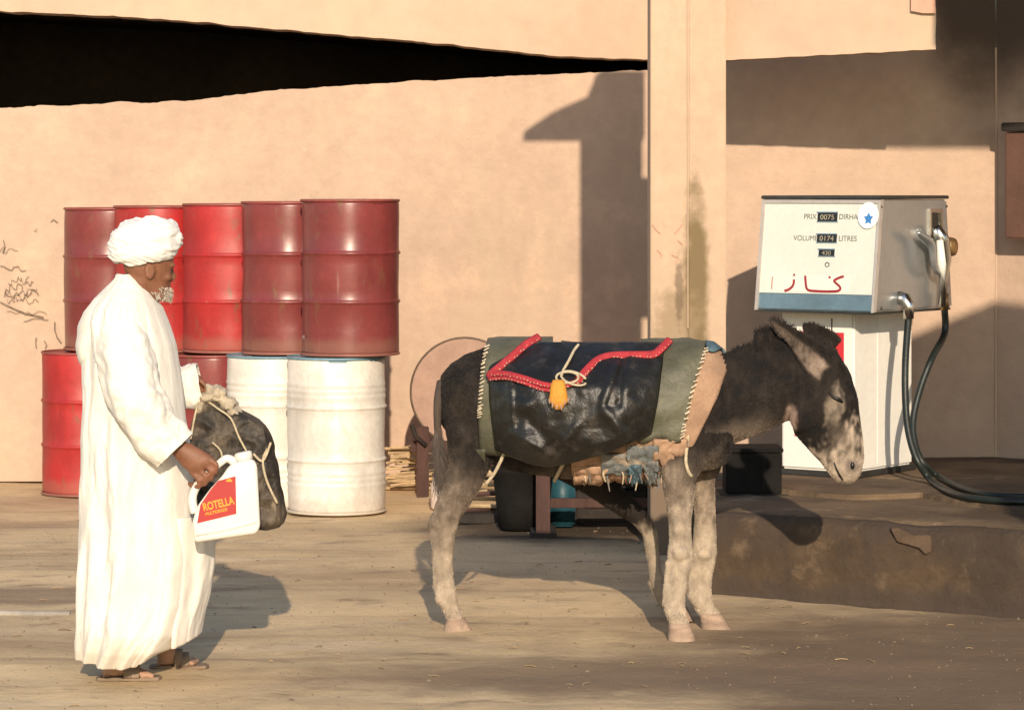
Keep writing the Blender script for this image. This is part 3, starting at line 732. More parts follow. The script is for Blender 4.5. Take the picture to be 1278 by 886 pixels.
pp('nozzle_ferrule', tube([side_pt(.80, 388, .05), side_pt(.785, 368, .05)], [.022, .026], 12), 'brass', nzp, True)
pp('hose_outlet', tube([side_pt(.30, 396, .05), side_pt(.30, 380, .05), side_pt(.30, 372, .03), side_pt(.30, 370, -.01)], [.026, .03, .034, .034], 14), 'chrome', fp, True)
for s_, y_ in ((.05, 258), (.95, 258), (.05, 382), (.95, 382)): pp('bolt', xf(ball((0, 0, 0), .008, 8, 6), Matrix.Translation(side_pt(s_, y_, .0))), 'dark_steel', hd, True)
# hose: from the outlet down, along the island and back up to the nozzle
def HP(x, y, Y): return W(x, y, Y)
a0 = RZ @ side_pt(.30, 394, .05); a1 = RZ @ side_pt(.80, 388, .05)
zf = .40 + .018
def onfloor(x, y, dz=0): Y = (CH - zf - dz) * FPX / (y - HY); return W(x, y, Y)
hp = [a0, HP(1130, 450, 15.1), HP(1130, 500, 15.05), HP(1134, 540, 15.0), HP(1145, 575, 14.95), onfloor(1164, 601), onfloor(1190, 616), onfloor(1225, 623), onfloor(1280, 626), onfloor(1340, 626), onfloor(1400, 612), onfloor(1390, 598), onfloor(1310, 618), onfloor(1240, 618), onfloor(1203, 610), onfloor(1174, 596), HP(1152, 578, 15.1), HP(1141, 550, 15.15), HP(1140, 520, 15.2), HP(1150, 480, 15.25), HP(1164, 445, 15.3), a1 + Vector((0, 0, -.12)), a1]
obj('hose', tube(catmull(hp, 7), .0175, 12), M['hose'], fp, True)

# dark metal box at the foot of the column
mb = thing('metal_box', 'low dark metal box on the island between column and fuel pump', 'box', (1.16, 14.8, KT))
c0 = W(906, 617, 14.7); wv = .155
obj('body', box(c0.x, c0.x + .27, 14.7, 14.95, KT + .004, KT + .20, .006), M['dark_plastic'], mb)
obj('lid', box(c0.x - .008, c0.x + .278, 14.69, 14.96, KT + .203, KT + .225, .005), M['dark_plastic'], mb)
obj('front_rib', box(c0.x + .175, c0.x + .195, 14.69, 14.699, KT + .01, KT + .195, .001), M['dark_plastic'], mb)
obj('base_board', box(c0.x - .03, c0.x + .30, 14.66, 14.97, KT - .01, KT + .003), M['dark_wood'], mb)

# ------------------------------------------------------------------ things behind the donkey
rt = thing('folded_round_table', 'faded pink round tabletop standing on edge against red-brown legs', 'table', (-.3, 18.6, 0))
rc = W(580, 489, 18.6); Rr = 67 * 18.6 / FPX
tilt = Matrix.Translation(rc) @ Matrix.Rotation(math.radians(84), 4, 'X')
obj('tabletop', xf(lathe([(Rr * .985, -.012), (Rr * .985, .012)], 48), tilt), M['board'], rt)
obj('edge_band', xf(ring_vf(Rr, 0, .012, 48), tilt), M['board_rim'], rt, True)
obj('brace', prism([tuple(W(548, 474, 18.58)), tuple(W(552, 474, 18.58)), tuple(W(556, 430, 18.58)), tuple(W(552, 430, 18.58))], (0, .004, 0)), M['board'], rt)
lg0, lg1 = W(520, 545, 18.3), W(535, 545, 18.3)
obj('leg', box(lg0.x, lg1.x, 18.3, 18.37, -.01, .42, .006), M['red_wood'], rt)
obj('leg', box(.02, .09, 18.3, 18.37, -.01, .42, .006), M['red_wood'], rt)
obj('rail', box(lg0.x - .04, .12, 18.38, 18.42, .26, .33, .005), M['red_wood'], rt)
obj('stay', tube([W(514, 530, 18.28), W(519, 545, 18.28), W(532, 556, 18.28)], .014, 8), M['dark_wood'], rt, True)

bn = thing('wooden_bench', 'rough red-brown wooden bench in the shade behind the donkey', 'bench', (.45, 16.5, 0))
zb = .44
for i in range(3):
    obj('plank', box(-.02 + .004 * i, .98 - .006 * i, 16.17 + .15 * i, 16.31 + .15 * i, zb, zb + .03, .004), M['red_wood'], bn)
l0 = W(669, 670, 16.2)
for x in (l0.x, .78):
    for y in (16.2, 16.52): obj('leg', box(x, x + .075, y, y + .06, -.01, zb - .001, .005), M['red_wood'], bn)
obj('foot', box(l0.x - .03, l0.x + .11, 16.15, 16.6, -.005, .02, .004), M['dark_wood'], bn)
obj('stretcher', box(l0.x + .078, .777, 16.34, 16.38, .14, .19, .004), M['red_wood'], bn)
tb = thing('plastic_tub', 'black plastic tub in the dark under the bench', 'tub', (.0, 16.9, 0))
obj('shell', xf(lathe([(.13, 0), (.15, .15), (.165, .30), (.175, .31), (.175, .335), (.16, .335), (.15, .30)], 32), Matrix.Translation((.06, 16.62, .002))), M['dark_plastic'], tb, True)
tc_ = thing('plastic_can', 'teal plastic can lying on top of the black tub', 'can', (.06, 16.62, .34))
cc = W(655, 592, 16.5)
obj('body', box(cc.x - .09, cc.x + .055, 16.52, 16.7, cc.z - .075, cc.z + .04, .018, 3), M['teal'], tc_, True)
obj('spout', xf(lathe([(.025, 0), (.025, .03), (.018, .035)], 16), Matrix.Translation((cc.x + .02, 16.6, cc.z + .04))), M['teal'], tc_, True)
obj('band', box(cc.x - .093, cc.x + .058, 16.515, 16.52, cc.z - .02, cc.z - .012), M['stitch'], tc_)
bc = thing('plastic_can', 'small blue plastic can beside the bench leg', 'can', (.24, 16.7, 0))
c2 = W(702, 598, 16.7)
obj('body', box(c2.x - .07, c2.x + .07, 16.66, 16.8, .002, c2.z + .06, .016, 3), M['blue_can'], bc, True)
obj('cap', xf(lathe([(.022, 0), (.022, .025)], 16), Matrix.Translation((c2.x + .03, 16.73, c2.z + .06))), M['pump_white'], bc, True)
obj('handle', tube(catmull([(c2.x - .05, 16.73, c2.z + .055), (c2.x - .045, 16.73, c2.z + .09), (c2.x - .005, 16.73, c2.z + .09), (c2.x, 16.73, c2.z + .055)], 4), .008, 8), M['blue_can'], bc, True)
cr = thing('wooden_crate', 'dark slatted crate in the shade at the right end of the bench', 'crate', (.68, 16.95, 0))
for k in range(4):
    obj('slat', box(.36, .74, 16.82, 16.84, .01 + k * .095, .085 + k * .095, .003), M['dark_wood'], cr)
    obj('slat', box(.34, .359, 16.85, 17.2, .01 + k * .095, .085 + k * .095, .003), M['dark_wood'], cr)
obj('corner_post', box(.362, .40, 16.842, 16.88, .0, .385), M['dark_wood'], cr)
obj('corner_post', box(.70, .738, 16.842, 16.88, .0, .385), M['dark_wood'], cr)
obj('back_panel', box(.36, .74, 17.2, 17.22, .0, .38), M['dark_wood'], cr)
sb = thing('sacking_bundle', 'dark heap of sacking lying under the bench', 'sacking', (.25, 17.2, 0))
def heap(u, v):
    a = u * 2 * math.pi; r = math.sin(v * math.pi / 2)
    rr = (1 + .25 * noise.noise((math.cos(a) * 2, math.sin(a) * 2, v * 3)))
    return Vector((.52 + .50 * r * rr * math.cos(a), 17.45 + .30 * r * rr * math.sin(a), .46 * math.cos(v * math.pi / 2) * rr - .01))
obj('heap', grid(heap, 60, 20), M['dark_plastic'], sb, True)  # near-black filler where the gap lies in deep shade
obj('tie_cord', tube(catmull([(.2, 17.33, .10), (.45, 17.27, .16), (.7, 17.3, .13), (.9, 17.4, .07)], 5), .008, 6), M['cord'], sb, True)
sp = thing('stick_pile', 'bleached sticks and laths heaped at the foot of the wall', 'sticks', (-.6, 18.9, 0))
r5 = random.Random(11)
for k in range(26):
    zc = .012 + .013 * k * .8 ; xm = r5.uniform(-.66, -.56); ym = 18.7 + r5.uniform(-.14, .14); L2 = r5.uniform(.10, .22)
    an = r5.uniform(-.2, .5)
    obj('stick', tube([(xm - L2 * math.cos(an), ym + .4 * L2 * math.sin(an), max(.01, zc + r5.uniform(-.02, .01))), (xm, ym, zc + r5.uniform(-.008, .012)), (xm + L2 * math.cos(an), ym - .4 * L2 * math.sin(an), max(.01, zc + r5.uniform(-.012, .02)))], r5.uniform(.006, .012), 6), M['stick'], sp)
sp2 = thing('stick_pile', 'broken laths and rags stacked behind the hind leg of the donkey', 'sticks', (-.15, 16.9, 0))
for k in range(9):
    zc = .06 + .028 * k; xm = r5.uniform(-.19, -.12)
    obj('stick', tube([(xm - .16, 17.0 + r5.uniform(-.1, .1), zc), (xm + .15, 17.0 + r5.uniform(-.1, .1), zc + r5.uniform(-.02, .02))], r5.uniform(.009, .016), 6), M['stick' if k % 3 else 'red_wood'], sp2)
obj('base_board', box(-.36, .04, 16.85, 17.15, .0, .05, .005), M['dark_wood'], sp2)
for k, (x, y, lab) in enumerate(((546, 605, 'cloudy glass jar on the ground left of the donkey tail tuft'), (561, 605, 'cloudy glass jar half hidden by the donkey hind leg'))):
    Y = 17.6; p = W(x, y, Y)
    j = thing('glass_jar', lab, 'jar', (p.x, Y, 0), 'jars behind the donkey')
    vf = lathe([(.03, .002), (.04, .01), (.04, .14), (.028, .17), (.028, .19)], 20)
    obj('body', xf(vf, Matrix.Translation((p.x, Y, 0))), M['glass_jar'], j, True)
    obj('lid', xf(lathe([(.031, .19), (.031, .21)], 20), Matrix.Translation((p.x, Y, 0))), M['red_panel' if k else 'chrome'], j, True)
pg = W(0, 767, 13.24)
pi_ = obj('pipe', tube([(-3.4, 13.3, .006), (-2.5, 13.24, .008), (-1.92, 13.22, .004)], .016, 12), M['pipe'], smooth=True, loc=(-2.5, 13.24, 0))
tag(pi_, 'pale grey pipe lying on the dirt behind the robed person', 'pipe')

# ------------------------------------------------------------------ donkey
def Yc(x): return 12.68 + (870 - x) / 290 * .2
TS = [(546, 488, 512, .05), (552, 468, 530, .12), (562, 455, 545, .165), (580, 443, 560, .20), (605, 434, 575, .22), (640, 431, 588, .235), (700, 433, 596, .25), (760, 436, 600, .25),
      (820, 435, 596, .23), (860, 435, 590, .19), (890, 440, 585, .15), (905, 452, 580, .11), (912, 490, 570, .06)]
tsx = [t[0] for t in TS]
def T(x): return tuple(float(np.interp(x, tsx, [t[k] for t in TS])) for k in (1, 2, 3))
def trunk_ring(x):
    yt, yb, h = T(x); Y = Yc(x); c = W(x, (yt + yb) / 2, Y); hz = (yb - yt) / 2 * Y / FPX
    return ell(c, (0, h, 0), (0, 0, hz), 28, 2.25)
DK = [rings([trunk_ring(x) for x in list(np.arange(546, 912, 6)) + [912]])]
def neck_ring(t, b, h, dy=0.0):
    Y = 12.66 + dy; p, q = W(*t, Y), W(*b, Y); return ell((p + q) / 2, (0, h, 0), (p - q) / 2, 24, 2.1)
NK = [((870, 446), (862, 580), .15), ((905, 440), (904, 558), .112), ((930, 432), (935, 546), .088), ((955, 425), (962, 536), .08), ((980, 421), (985, 524), .08), ((1006, 428), (1004, 514), .07)]
DK.append(rings([neck_ring(*n) for n in NK]))
def hsec(y, xl, xr, h, Y, p=2.0, n=20):
    a, b = W(xl, y, Y), W(xr, y, Y); return ell((a + b) / 2, (b - a) / 2, (0, h, 0), n, p)
YH = 12.64
HS = [(424, 992, 1028, .045), (440, 985, 1046, .07), (470, 983, 1063, .092), (500, 983, 1071, .098), (520, 985, 1073, .09), (540, 991, 1076, .076), (560, 1008, 1078, .062), (575, 1022, 1079, .056), (590, 1034, 1075, .050), (600, 1043, 1067, .032), (604, 1050, 1060, .012)]
DK.append(rings([hsec(a, b, c, d, YH, 2.15, 24) for a, b, c, d in HS]))
DK.append(ball(W(1045, 493, YH - .075), (.035, .022, .022)))        # brow
DK.append(ball(W(1003, 520, YH - .05), (.06, .045, .07)))            # jowl
DK.append(ball(W(1063, 580, YH - .035), (.032, .022, .035)))         # nostril flare
DK.append(ball(W(1050, 596, YH), (.03, .042, .02)))
NHs = [(455, 565, 640, .07, 12.82), (490, 551, 645, .085, 12.79), (520, 553, 632, .085, 12.77), (550, 558, 623, .075, 12.75), (580, 559, 613, .06, 12.745), (605, 553, 602, .05, 12.74), (630, 543, 587, .040, 12.74), (650, 537, 573, .036, 12.74), (664, 538, 569, .033, 12.74), (690, 541, 566, .026, 12.74), (720, 542, 566, .025, 12.74), (740, 542, 570, .030, 12.74), (753, 546, 573, .030, 12.74), (764, 554, 577, .027, 12.74), (774, 559, 580, .03, 12.74)]
DK.append(rings([hsec(y, a, b, h, Y) for y, a, b, h, Y in NHs]))
NFs = [(530, 826, 900, .06, 12.60), (555, 821, 895, .068, 12.57), (580, 822, 879, .062, 12.55), (600, 826, 868, .055, 12.54), (640, 833, 864, .045, 12.53), (675, 835, 863, .038, 12.53), (692, 832, 866, .041, 12.53), (710, 833, 862, .036, 12.53), (738, 830, 856, .027, 12.52), (756, 827, 855, .031, 12.52), (768, 832, 856, .03, 12.51), (781, 836, 861, .032, 12.51)]
DK.append(rings([hsec(y, a, b, h, Y) for y, a, b, h, Y in NFs]))
FFs = [(545, 850, 905, .06, 12.80), (575, 858, 903, .058, 12.83), (600, 865, 892, .05, 12.85), (650, 867, 893, .042, 12.86), (690, 863, 895, .041, 12.87), (720, 862, 889, .030, 12.87), (745, 860, 888, .031, 12.87), (757, 866, 892, .03, 12.87), (768, 873, 900, .03, 12.87)]
DK.append(rings([hsec(y, a, b, h, Y) for y, a, b, h, Y in FFs]))
fh = [(620, 500, 13.0, .12), (685, 560, 13.03, .095), (745, 603, 13.04, .065), (798, 645, 13.05, .042), (811, 664, 13.05, .034), (816, 700, 13.05, .027), (821, 732, 13.05, .028), (827, 746, 13.05, .030), (838, 760, 13.05, .03)]
DK.append(tube([W(a, b, c) for a, b, c, r in fh], [r for *_, r in fh], 16))
# ears: cupped leaves
def ear(base, tip, ctrl, wpx, Y, side, th=.016):
    P = catmull([W(*base, Y), W(*ctrl, Y - .02 * side), W(*tip, Y - .03 * side)], 8); m = len(P); V = []; n = 9
    rs = []
    for i, p in enumerate(P):
        t = (P[min(i + 1, m - 1)] - P[max(i - 1, 0)]).normalized(); pr = t.cross(Vector((0, 1, 0))).normalized(); f = i / (m - 1)
        wd = float(np.interp(f, np.linspace(0, 1, len(wpx)), wpx)) * Y / FPX; dp = .55 * wd
        o = [p + pr * wd * u + Vector((0, side * dp * (u * u - .6), 0)) for u in np.linspace(-1, 1, n)]
        i2 = [q + Vector((0, th, 0)) for q in reversed(o)]
        rs.append(o + i2)
    return rings(rs)
EAR1 = ear((1024, 460), (963, 400), (1002, 431), [13, 18, 17, 12, 8, 4], YH - .085, -1, .024)
EAR2 = ear((1042, 436), (1003, 406), (1022, 420), [14, 16, 14, 10, 4], YH + .075, -1, .024)
DK += [EAR1, EAR2]
DK.append(ball(W(955, 423, 12.66), (.05, .03, .05)))
# knees, hocks, tendons
for a_, b_, r_ in (((849, 690, 12.50), (.036, .03, .032), 0), ((879, 690, 12.84), (.036, .03, .032), 0), ((541, 651, 12.735), (.020, .022, .035), 0), ((556, 646, 12.72), (.034, .028, .04), 0), ((551, 747, 12.74), (.030, .030, .028), 0), ((838, 760, 12.52), (.032, .030, .026), 0), ((872, 748, 12.87), (.03, .03, .026), 0)):
    DK.append(ball(W(*a_), b_))
for P_ in ([(536, 652, 12.74), (542, 690, 12.745), (543, 735, 12.745)], [(833, 700, 12.52), (831, 735, 12.525), (828, 755, 12.525)], [(862, 700, 12.87), (861, 730, 12.875), (861, 748, 12.875)], [(600, 560, 12.70), (575, 605, 12.70), (548, 640, 12.72)]):
    DK.append(tube(catmull([W(*q) for q in P_], 4), .012, 8))
dv, df = remesh(merge(*DK), .0078, 3, .5)
dv = [v + Vector((.0035 * noise.noise(v * 16), .0045 * noise.noise(v * 13), .003 * noise.noise(v * 18))) for v in dv]
donk = obj('donkey', (dv, df), M['coat'], smooth=True, loc=(.2, 12.7, 0))
tag(donk, 'dark brown donkey with pale muzzle and dusty legs carrying a black pannier', 'donkey')
def px_of(p): return HX + p[0] * FPX / p[1], HY - (p[2] - CH) * FPX / p[1]
def sm(a, b, x): t = min(1, max(0, (x - a) / (b - a))); return t * t * (3 - 2 * t)
DARK, GREY, PALE, MUZ = np.array((.013, .010, .0085)), np.array((.17, .132, .10)), np.array((.44, .36, .27)), np.array((.42, .34, .26))
def coat(p):
    x, y = px_of(p); n = noise.noise((p[0] * 9, p[1] * 9, p[2] * 9)); n2 = noise.noise((p[0] * 34, p[1] * 34, p[2] * 20)); n3 = noise.noise((p[0] * 3.5, p[1] * 4, p[2] * 3.5)); n4 = noise.noise((p[0] * 70, p[1] * 70, p[2] * 45)); n2 = n2 + .6 * n4
    c = DARK * (1.1 + .8 * n2 + .5 * n) + np.array((.02, .016, .013)) * max(0, n3)
    if x < 700 and y > 480:                              # hind quarters fade to dusty grey
        f = sm(535, 640, y + 34 * n3 + 24 * n); c = c * (1 - f) + GREY * (.9 + .45 * n2) * f
        f = sm(612, 740, y + 40 * n + 10 * n2); c = c * (1 - f) + PALE * (.80 + .25 * n2) * f
        f = sm(12, 4, math.hypot(x - 574, (y - 505) * .55) + 14 * n2 + 8 * n) * .12; c = c * (1 - f) + np.array((.15, .11, .07)) * f
    elif x < 915 and y > 540:
        f = sm(548, 615, y + 24 * n); c = c * (1 - f) + GREY * (1.0 + .3 * n2) * f
        f = sm(590, 690, y + 40 * n + 18 * n2); c = c * (1 - f) + PALE * (.90 + .25 * n2) * f
    elif 880 < x < 990 and y > 500:                      # pale underside of the neck
        f = sm(505, 545, y + 10 * n - (985 - x) * .18) * .75; c = c * (1 - f) + GREY * 1.3 * f
    if 660 < x < 850 and y > 560 and p[1] > 12.93:  # far hind leg: shade on its upper part painted as dark coat
        f = sm(648, 672, y + 10 * n2); c = DARK * 1.5 * (1 - f) + PALE * (.7 + .2 * n2) * f
    if x > 940 and y < 620 and p[1] < 12.95:
        d = (x - 1000) * .55 + (y - 470)                 # along the face
        f = sm(84, 130, d + 18 * n + 22 * n2); c = c * (1 - f) + MUZ * (.9 + .35 * n2 + .3 * n) * f
        f = sm(19, 6, math.hypot((x - 1041) * 1.15, (y - 507) * .60) + 10 * n + 7 * n2); c = c * (1 - f * .8) + MUZ * .75 * f * .8
        f = sm(17, 5, math.hypot((x - 1048) , (y - 540) * .8) + 5 * n) * .75; c = c * (1 - f) + GREY * .45 * f
        f = sm(14, 4, math.hypot((x - 987) * 1.3, (y - 524) * .55) + 4 * n2); c = c * (1 - f * .9) + np.array((.30, .21, .165)) * f * .9
        f = sm(13, 4, math.hypot(x - 1063, y - 581)) * .8; c = c * (1 - f) + np.array((.12, .095, .085)) * f
        # ears: grey-brown hollow with a dark edge
        ax = (x - 1024) * (-61) + (y - 460) * (-60); L2 = 61 * 61 + 60 * 60; t = ax / L2; q = ((x - 1024) * 60 - (y - 460) * 61) / math.sqrt(L2)
        if -.12 < t < 1.02 and abs(q) < 19 - 13 * max(0, t) and p[1] < YH - .04:
            f = sm(15 - 11 * max(0, t), 9 - 7 * max(0, t), abs(q + 1) + 3 * n2) * .9 * sm(-.12, .06, t + .05 * n2)
            c = c * (1 - f) + np.array((.17, .128, .10)) * (.75 + .7 * n2 + .5 * n + 1.0 * sm(.3, .05, t)) * f * (1 - .5 * sm(.7, 1, t))
    return np.clip(c, .008, .8)
dco = [coat(v) for v in dv]
ca = donk.data.color_attributes.new('coat', 'FLOAT_COLOR', 'POINT')
ca.data.foreach_set('color', np.hstack([np.array(dco), np.ones((len(dco), 1))]).astype(np.float32).ravel())
# short coat hair: single triangles laid along the body
def hair_mesh(vf, count, lenf, colf, wdt=.0011):
    V = np.array([tuple(p) for p in vf[0]]); F = np.array([q[:3] for q in vf[1]])
    a, b, c = V[F[:, 0]], V[F[:, 1]], V[F[:, 2]]
    nr = np.cross(b - a, c - a); ar = np.linalg.norm(nr, axis=1); nr = nr / np.maximum(ar, 1e-12)[:, None]
    idx = np.random.choice(len(F), count, p=ar / ar.sum()); r1, r2 = np.random.rand(count), np.random.rand(count)
    s = np.sqrt(r1); P = (1 - s)[:, None] * a[idx] + (s * (1 - r2))[:, None] * b[idx] + (s * r2)[:, None] * c[idx]; Nn = nr[idx]
    out, cols, k = [], [], 0
    for i in range(count):
        n = Vector(Nn[i]); p = Vector(P[i])
        if n.dot(Vector((0, -1, 0))) < -.55: continue
        x, y = px_of(p); L, lift, fl = lenf(x, y, p, n)
        d = Vector(fl) + Vector(np.random.normal(0, .35, 3)); d = (d - n * d.dot(n))
        d = (d.normalized() if d.length > 1e-6 else Vector((0, 0, -1))) + n * lift * random.uniform(.5, 1.4); d.normalize()
        sd_ = d.cross(Vector((0, -1, .1))).normalized() * wdt * (1 + .6 * random.random())
        e = p + d * L * random.uniform(.6, 1.3)
        out += [p + sd_, p - sd_, e]; cc = colf(p) * random.uniform(.6, 1.3); cols += [cc, cc, cc]
    return (out, [(3 * i, 3 * i + 1, 3 * i + 2) for i in range(len(out) // 3)]), cols
def dk_len(x, y, p, n):
    if 915 < x < 1000 and y < 440 and n.z > .3: return .020, 1.2, (0, 0, 1)
    if 1000 < x < 1052 and y < 440 and n.z > .2 : return .014, .8, (.3, 0, 1)
    if x > 940 and y < 470: return .009, .3, (-.6, 0, .3)
    if x > 975: return .007, .16, (.2, 0, -1)
    if y > 758 and p[1] < 12.95: return .014, .3, (0, 0, -1)
    if y > 640: return .005, .12, (0, 0, -1)
    return .011, .22, (-.7, 0, -.8)
hv, hc = hair_mesh((dv, df), 80000, dk_len, coat)
hair = obj('coat_hair', hv, M['hair'], donk)
ha = hair.data.color_attributes.new('coat', 'FLOAT_COLOR', 'POINT')
ha.data.foreach_set('color', np.hstack([np.array(hc), np.ones((len(hc), 1))]).astype(np.float32).ravel())
tag(hair, kind='stuff')
def hoof(yt, tl, tr, yb, bl, br, Y, name='hoof'):
    rs = []
    for f in (0, .15, .55, .9, 1.0):
        y = yt + (yb - yt) * f; g = f if f < .9 else .9 + (f - .9) * .3
        xl, xr = tl + (bl - tl) * f, tr + (br - tr) * f; h = .033 + .016 * f
        a, b = W(xl, y, Y), W(xr, y, Y); rs.append(ell((a + b) / 2, (b - a) / 2, (0, h, 0), 20, 2.3))
    return rings(rs)
for a in ((770, 558, 580, 790, 552, 591, 12.74), (777, 835, 861, 800, 833, 869, 12.51), (765, 873, 900, 785, 875, 913, 12.87), (754, 834, 856, 774, 836, 866, 13.05)):
    obj('hoof', hoof(*a), M['hoof'], donk, True)
obj('eyelid', tube(catmull([W(1035, 491, YH - .094), W(1040, 495.5, YH - .099), W(1046, 498, YH - .100), W(1052, 502, YH - .094)], 4), [.003, .006, .008, .004], 8), M['black'], donk, True)
obj('nostril', ball(W(1064, 581, YH - .056), (.009, .006, .016)), M['black'], donk, True)
obj('mouth_line', tube(catmull([W(1041, 577, YH - .052), W(1044, 585, YH - .055), W(1048, 593, YH - .052), W(1052, 599, YH - .040)], 4), [.003, .004, .004, .003], 6), M['black'], donk, True)
tl_ = [W(551, 478, 12.86), W(547, 500, 12.80), W(546, 530, 12.79), W(548, 560, 12.79), W(550, 590, 12.79)]
tail = obj('tail', tube(catmull(tl_, 5), [.022, .020, .016, .014, .012], 10), M['coat'], donk, True)
ta = tail.data.color_attributes.new('coat', 'FLOAT_COLOR', 'POINT'); ta.data.foreach_set('color', np.tile(np.array((.075, .058, .046, 1), dtype=np.float32), len(tail.data.vertices)))
V, F, Cc = [], [], []
for k in range(900):
    f = random.random(); s = Vector(tl_[2]).lerp(tl_[4], f) + Vector((random.uniform(-.014, .014), random.uniform(-.014, .014), 0))
    e = s + Vector((random.gauss(.0, .022) + .01 * f, random.gauss(0, .02), -random.uniform(.08, .17)))
    n = len(V); sd_ = Vector((.0016, 0, 0)); V += [s - sd_, s + sd_, e]; F.append((n, n + 1, n + 2)); cc = np.array((.06, .048, .04)) * random.uniform(.5, 1.6); Cc += [cc] * 3
tt = obj('tail_tuft', (V, F), M['hair'], donk)
a_ = tt.data.color_attributes.new('coat', 'FLOAT_COLOR', 'POINT'); a_.data.foreach_set('color', np.hstack([np.array(Cc), np.ones((len(Cc), 1))]).astype(np.float32).ravel())
tag(tt, kind='stuff')

# ------------------------------------------------------------------ saddle and panniers
sad = thing('saddle_pannier', 'shiny black pannier bags with red braid over an olive pad on the donkey', 'pannier', (.2, 12.7, 1.2))
def DS(x, y, off, side=1):
    "point lying off metres outside the trunk; y above the back folds over the ridge"
    yt, yb, h = T(x); Y = Yc(x); k = off * FPX / Y; ym = (yt + yb) / 2; hy = (yb - yt) / 2 + k
    c = max(-1, min(1, (ym - y) / hy)); s = math.sqrt(max(0, 1 - c * c)) ** (2 / 2.25)
    Yp = Y - side * (h + off) * s
    return W(x, max(y, ym - hy), Yp) if side > 0 else W(x, max(y, ym - hy), Yp)
def drape(xl, xr, yb, off, nu=24, nv=30, far=560, wr=0.0, seed=0, top=None):
    "sheet over the back: xl(y), xr(y) edges, yb(u) lower hem on the near side, far = hem on the far side"
    def fn(u, v):
        yt0 = 420
        if v < .3:
            f = v / .3; y = far + (yt0 - far) * f; side = -1
        else:
            f = (v - .3) / .7; y = yt0 + (yb(u) - yt0) * f; side = 1
        x = xl(y) + (xr(y) - xl(y)) * u
        o = off(u, y) if callable(off) else off
        o += wr * noise.noise((x * .03 + seed, y * .05, seed))
        return DS(x, y, o, side)
    return grid(fn, nu, nv)
li = lambda P: (lambda y: float(np.interp(y, [p[0] for p in P], [p[1] for p in P])))
# tan sacking under everything, with a ragged hem
rag_r = random.Random(3); rg = [rag_r.uniform(-7, 5) for _ in range(60)]
def tan_hem(u): return float(np.interp(u, [0, .15, .5, .75, .86, 1], [592, 598, 601, 598, 585, 556])) + 6 * noise.noise((u * 14, 1, 1)) + 4 * noise.noise((u * 45, 1, 1))
obj('sacking', solid(drape(li([(420, 700), (600, 715)]), li([(420, 912), (440, 913), (500, 893), (545, 870), (570, 858), (600, 850)]), tan_hem, .018, 56, 40, wr=.012, seed=2), .008), M['tan'], sad, True)
# olive pad: rear and front pieces
obj('rear_pad', solid(drape(li([(420, 610), (440, 606), (480, 600), (520, 598), (566, 600)]), li([(420, 690), (600, 690)]), lambda u: 566 + 6 * u, .034, 20, 34, wr=.01, seed=5), .010), M['green'], sad, True)
obj('pad_tab', solid(grid(lambda u, v: DS(593 + 13 * u, 560 + 30 * v, .045), 3, 6), .008), M['green'], sad, True)
obj('front_pad', solid(drape(li([(420, 800), (600, 790)]), li([(420, 882), (440, 879), (490, 863), (548, 851), (560, 849)]), lambda u: 549 + 3 * math.sin(u * 9), .036, 24, 34, wr=.014, seed=8), .010), M['green'], sad, True)
def stitches(edge, off, n=22, r=.006):
    parts = []
    for i in range(n):
        f = i / (n - 1); k = f * (len(edge) - 1); j = min(int(k), len(edge) - 2); t = k - j
        x = edge[j][0] * (1 - t) + edge[j + 1][0] * t; y = edge[j][1] * (1 - t) + edge[j + 1][1] * t
        p = DS(x - 2.2, y + 1, off); q = DS(x + 2.6, y - 1.2, off + .003); q = q + Vector((random.gauss(0, .003), 0, random.gauss(0, .003))); parts.append(tube([p, (p + q) / 2 + Vector((0, -.003, 0)), q], r * random.uniform(.35, .75), 6))
    return merge(*parts)
obj('stitching', stitches([(607, 432), (603, 455), (601, 480), (599, 505), (598, 520)], .05), M['stitch'], sad)
obj('stitching', stitches([(881, 434), (876, 450), (866, 480), (860, 505), (854, 530), (851, 546)], .05, 20), M['stitch'], sad)
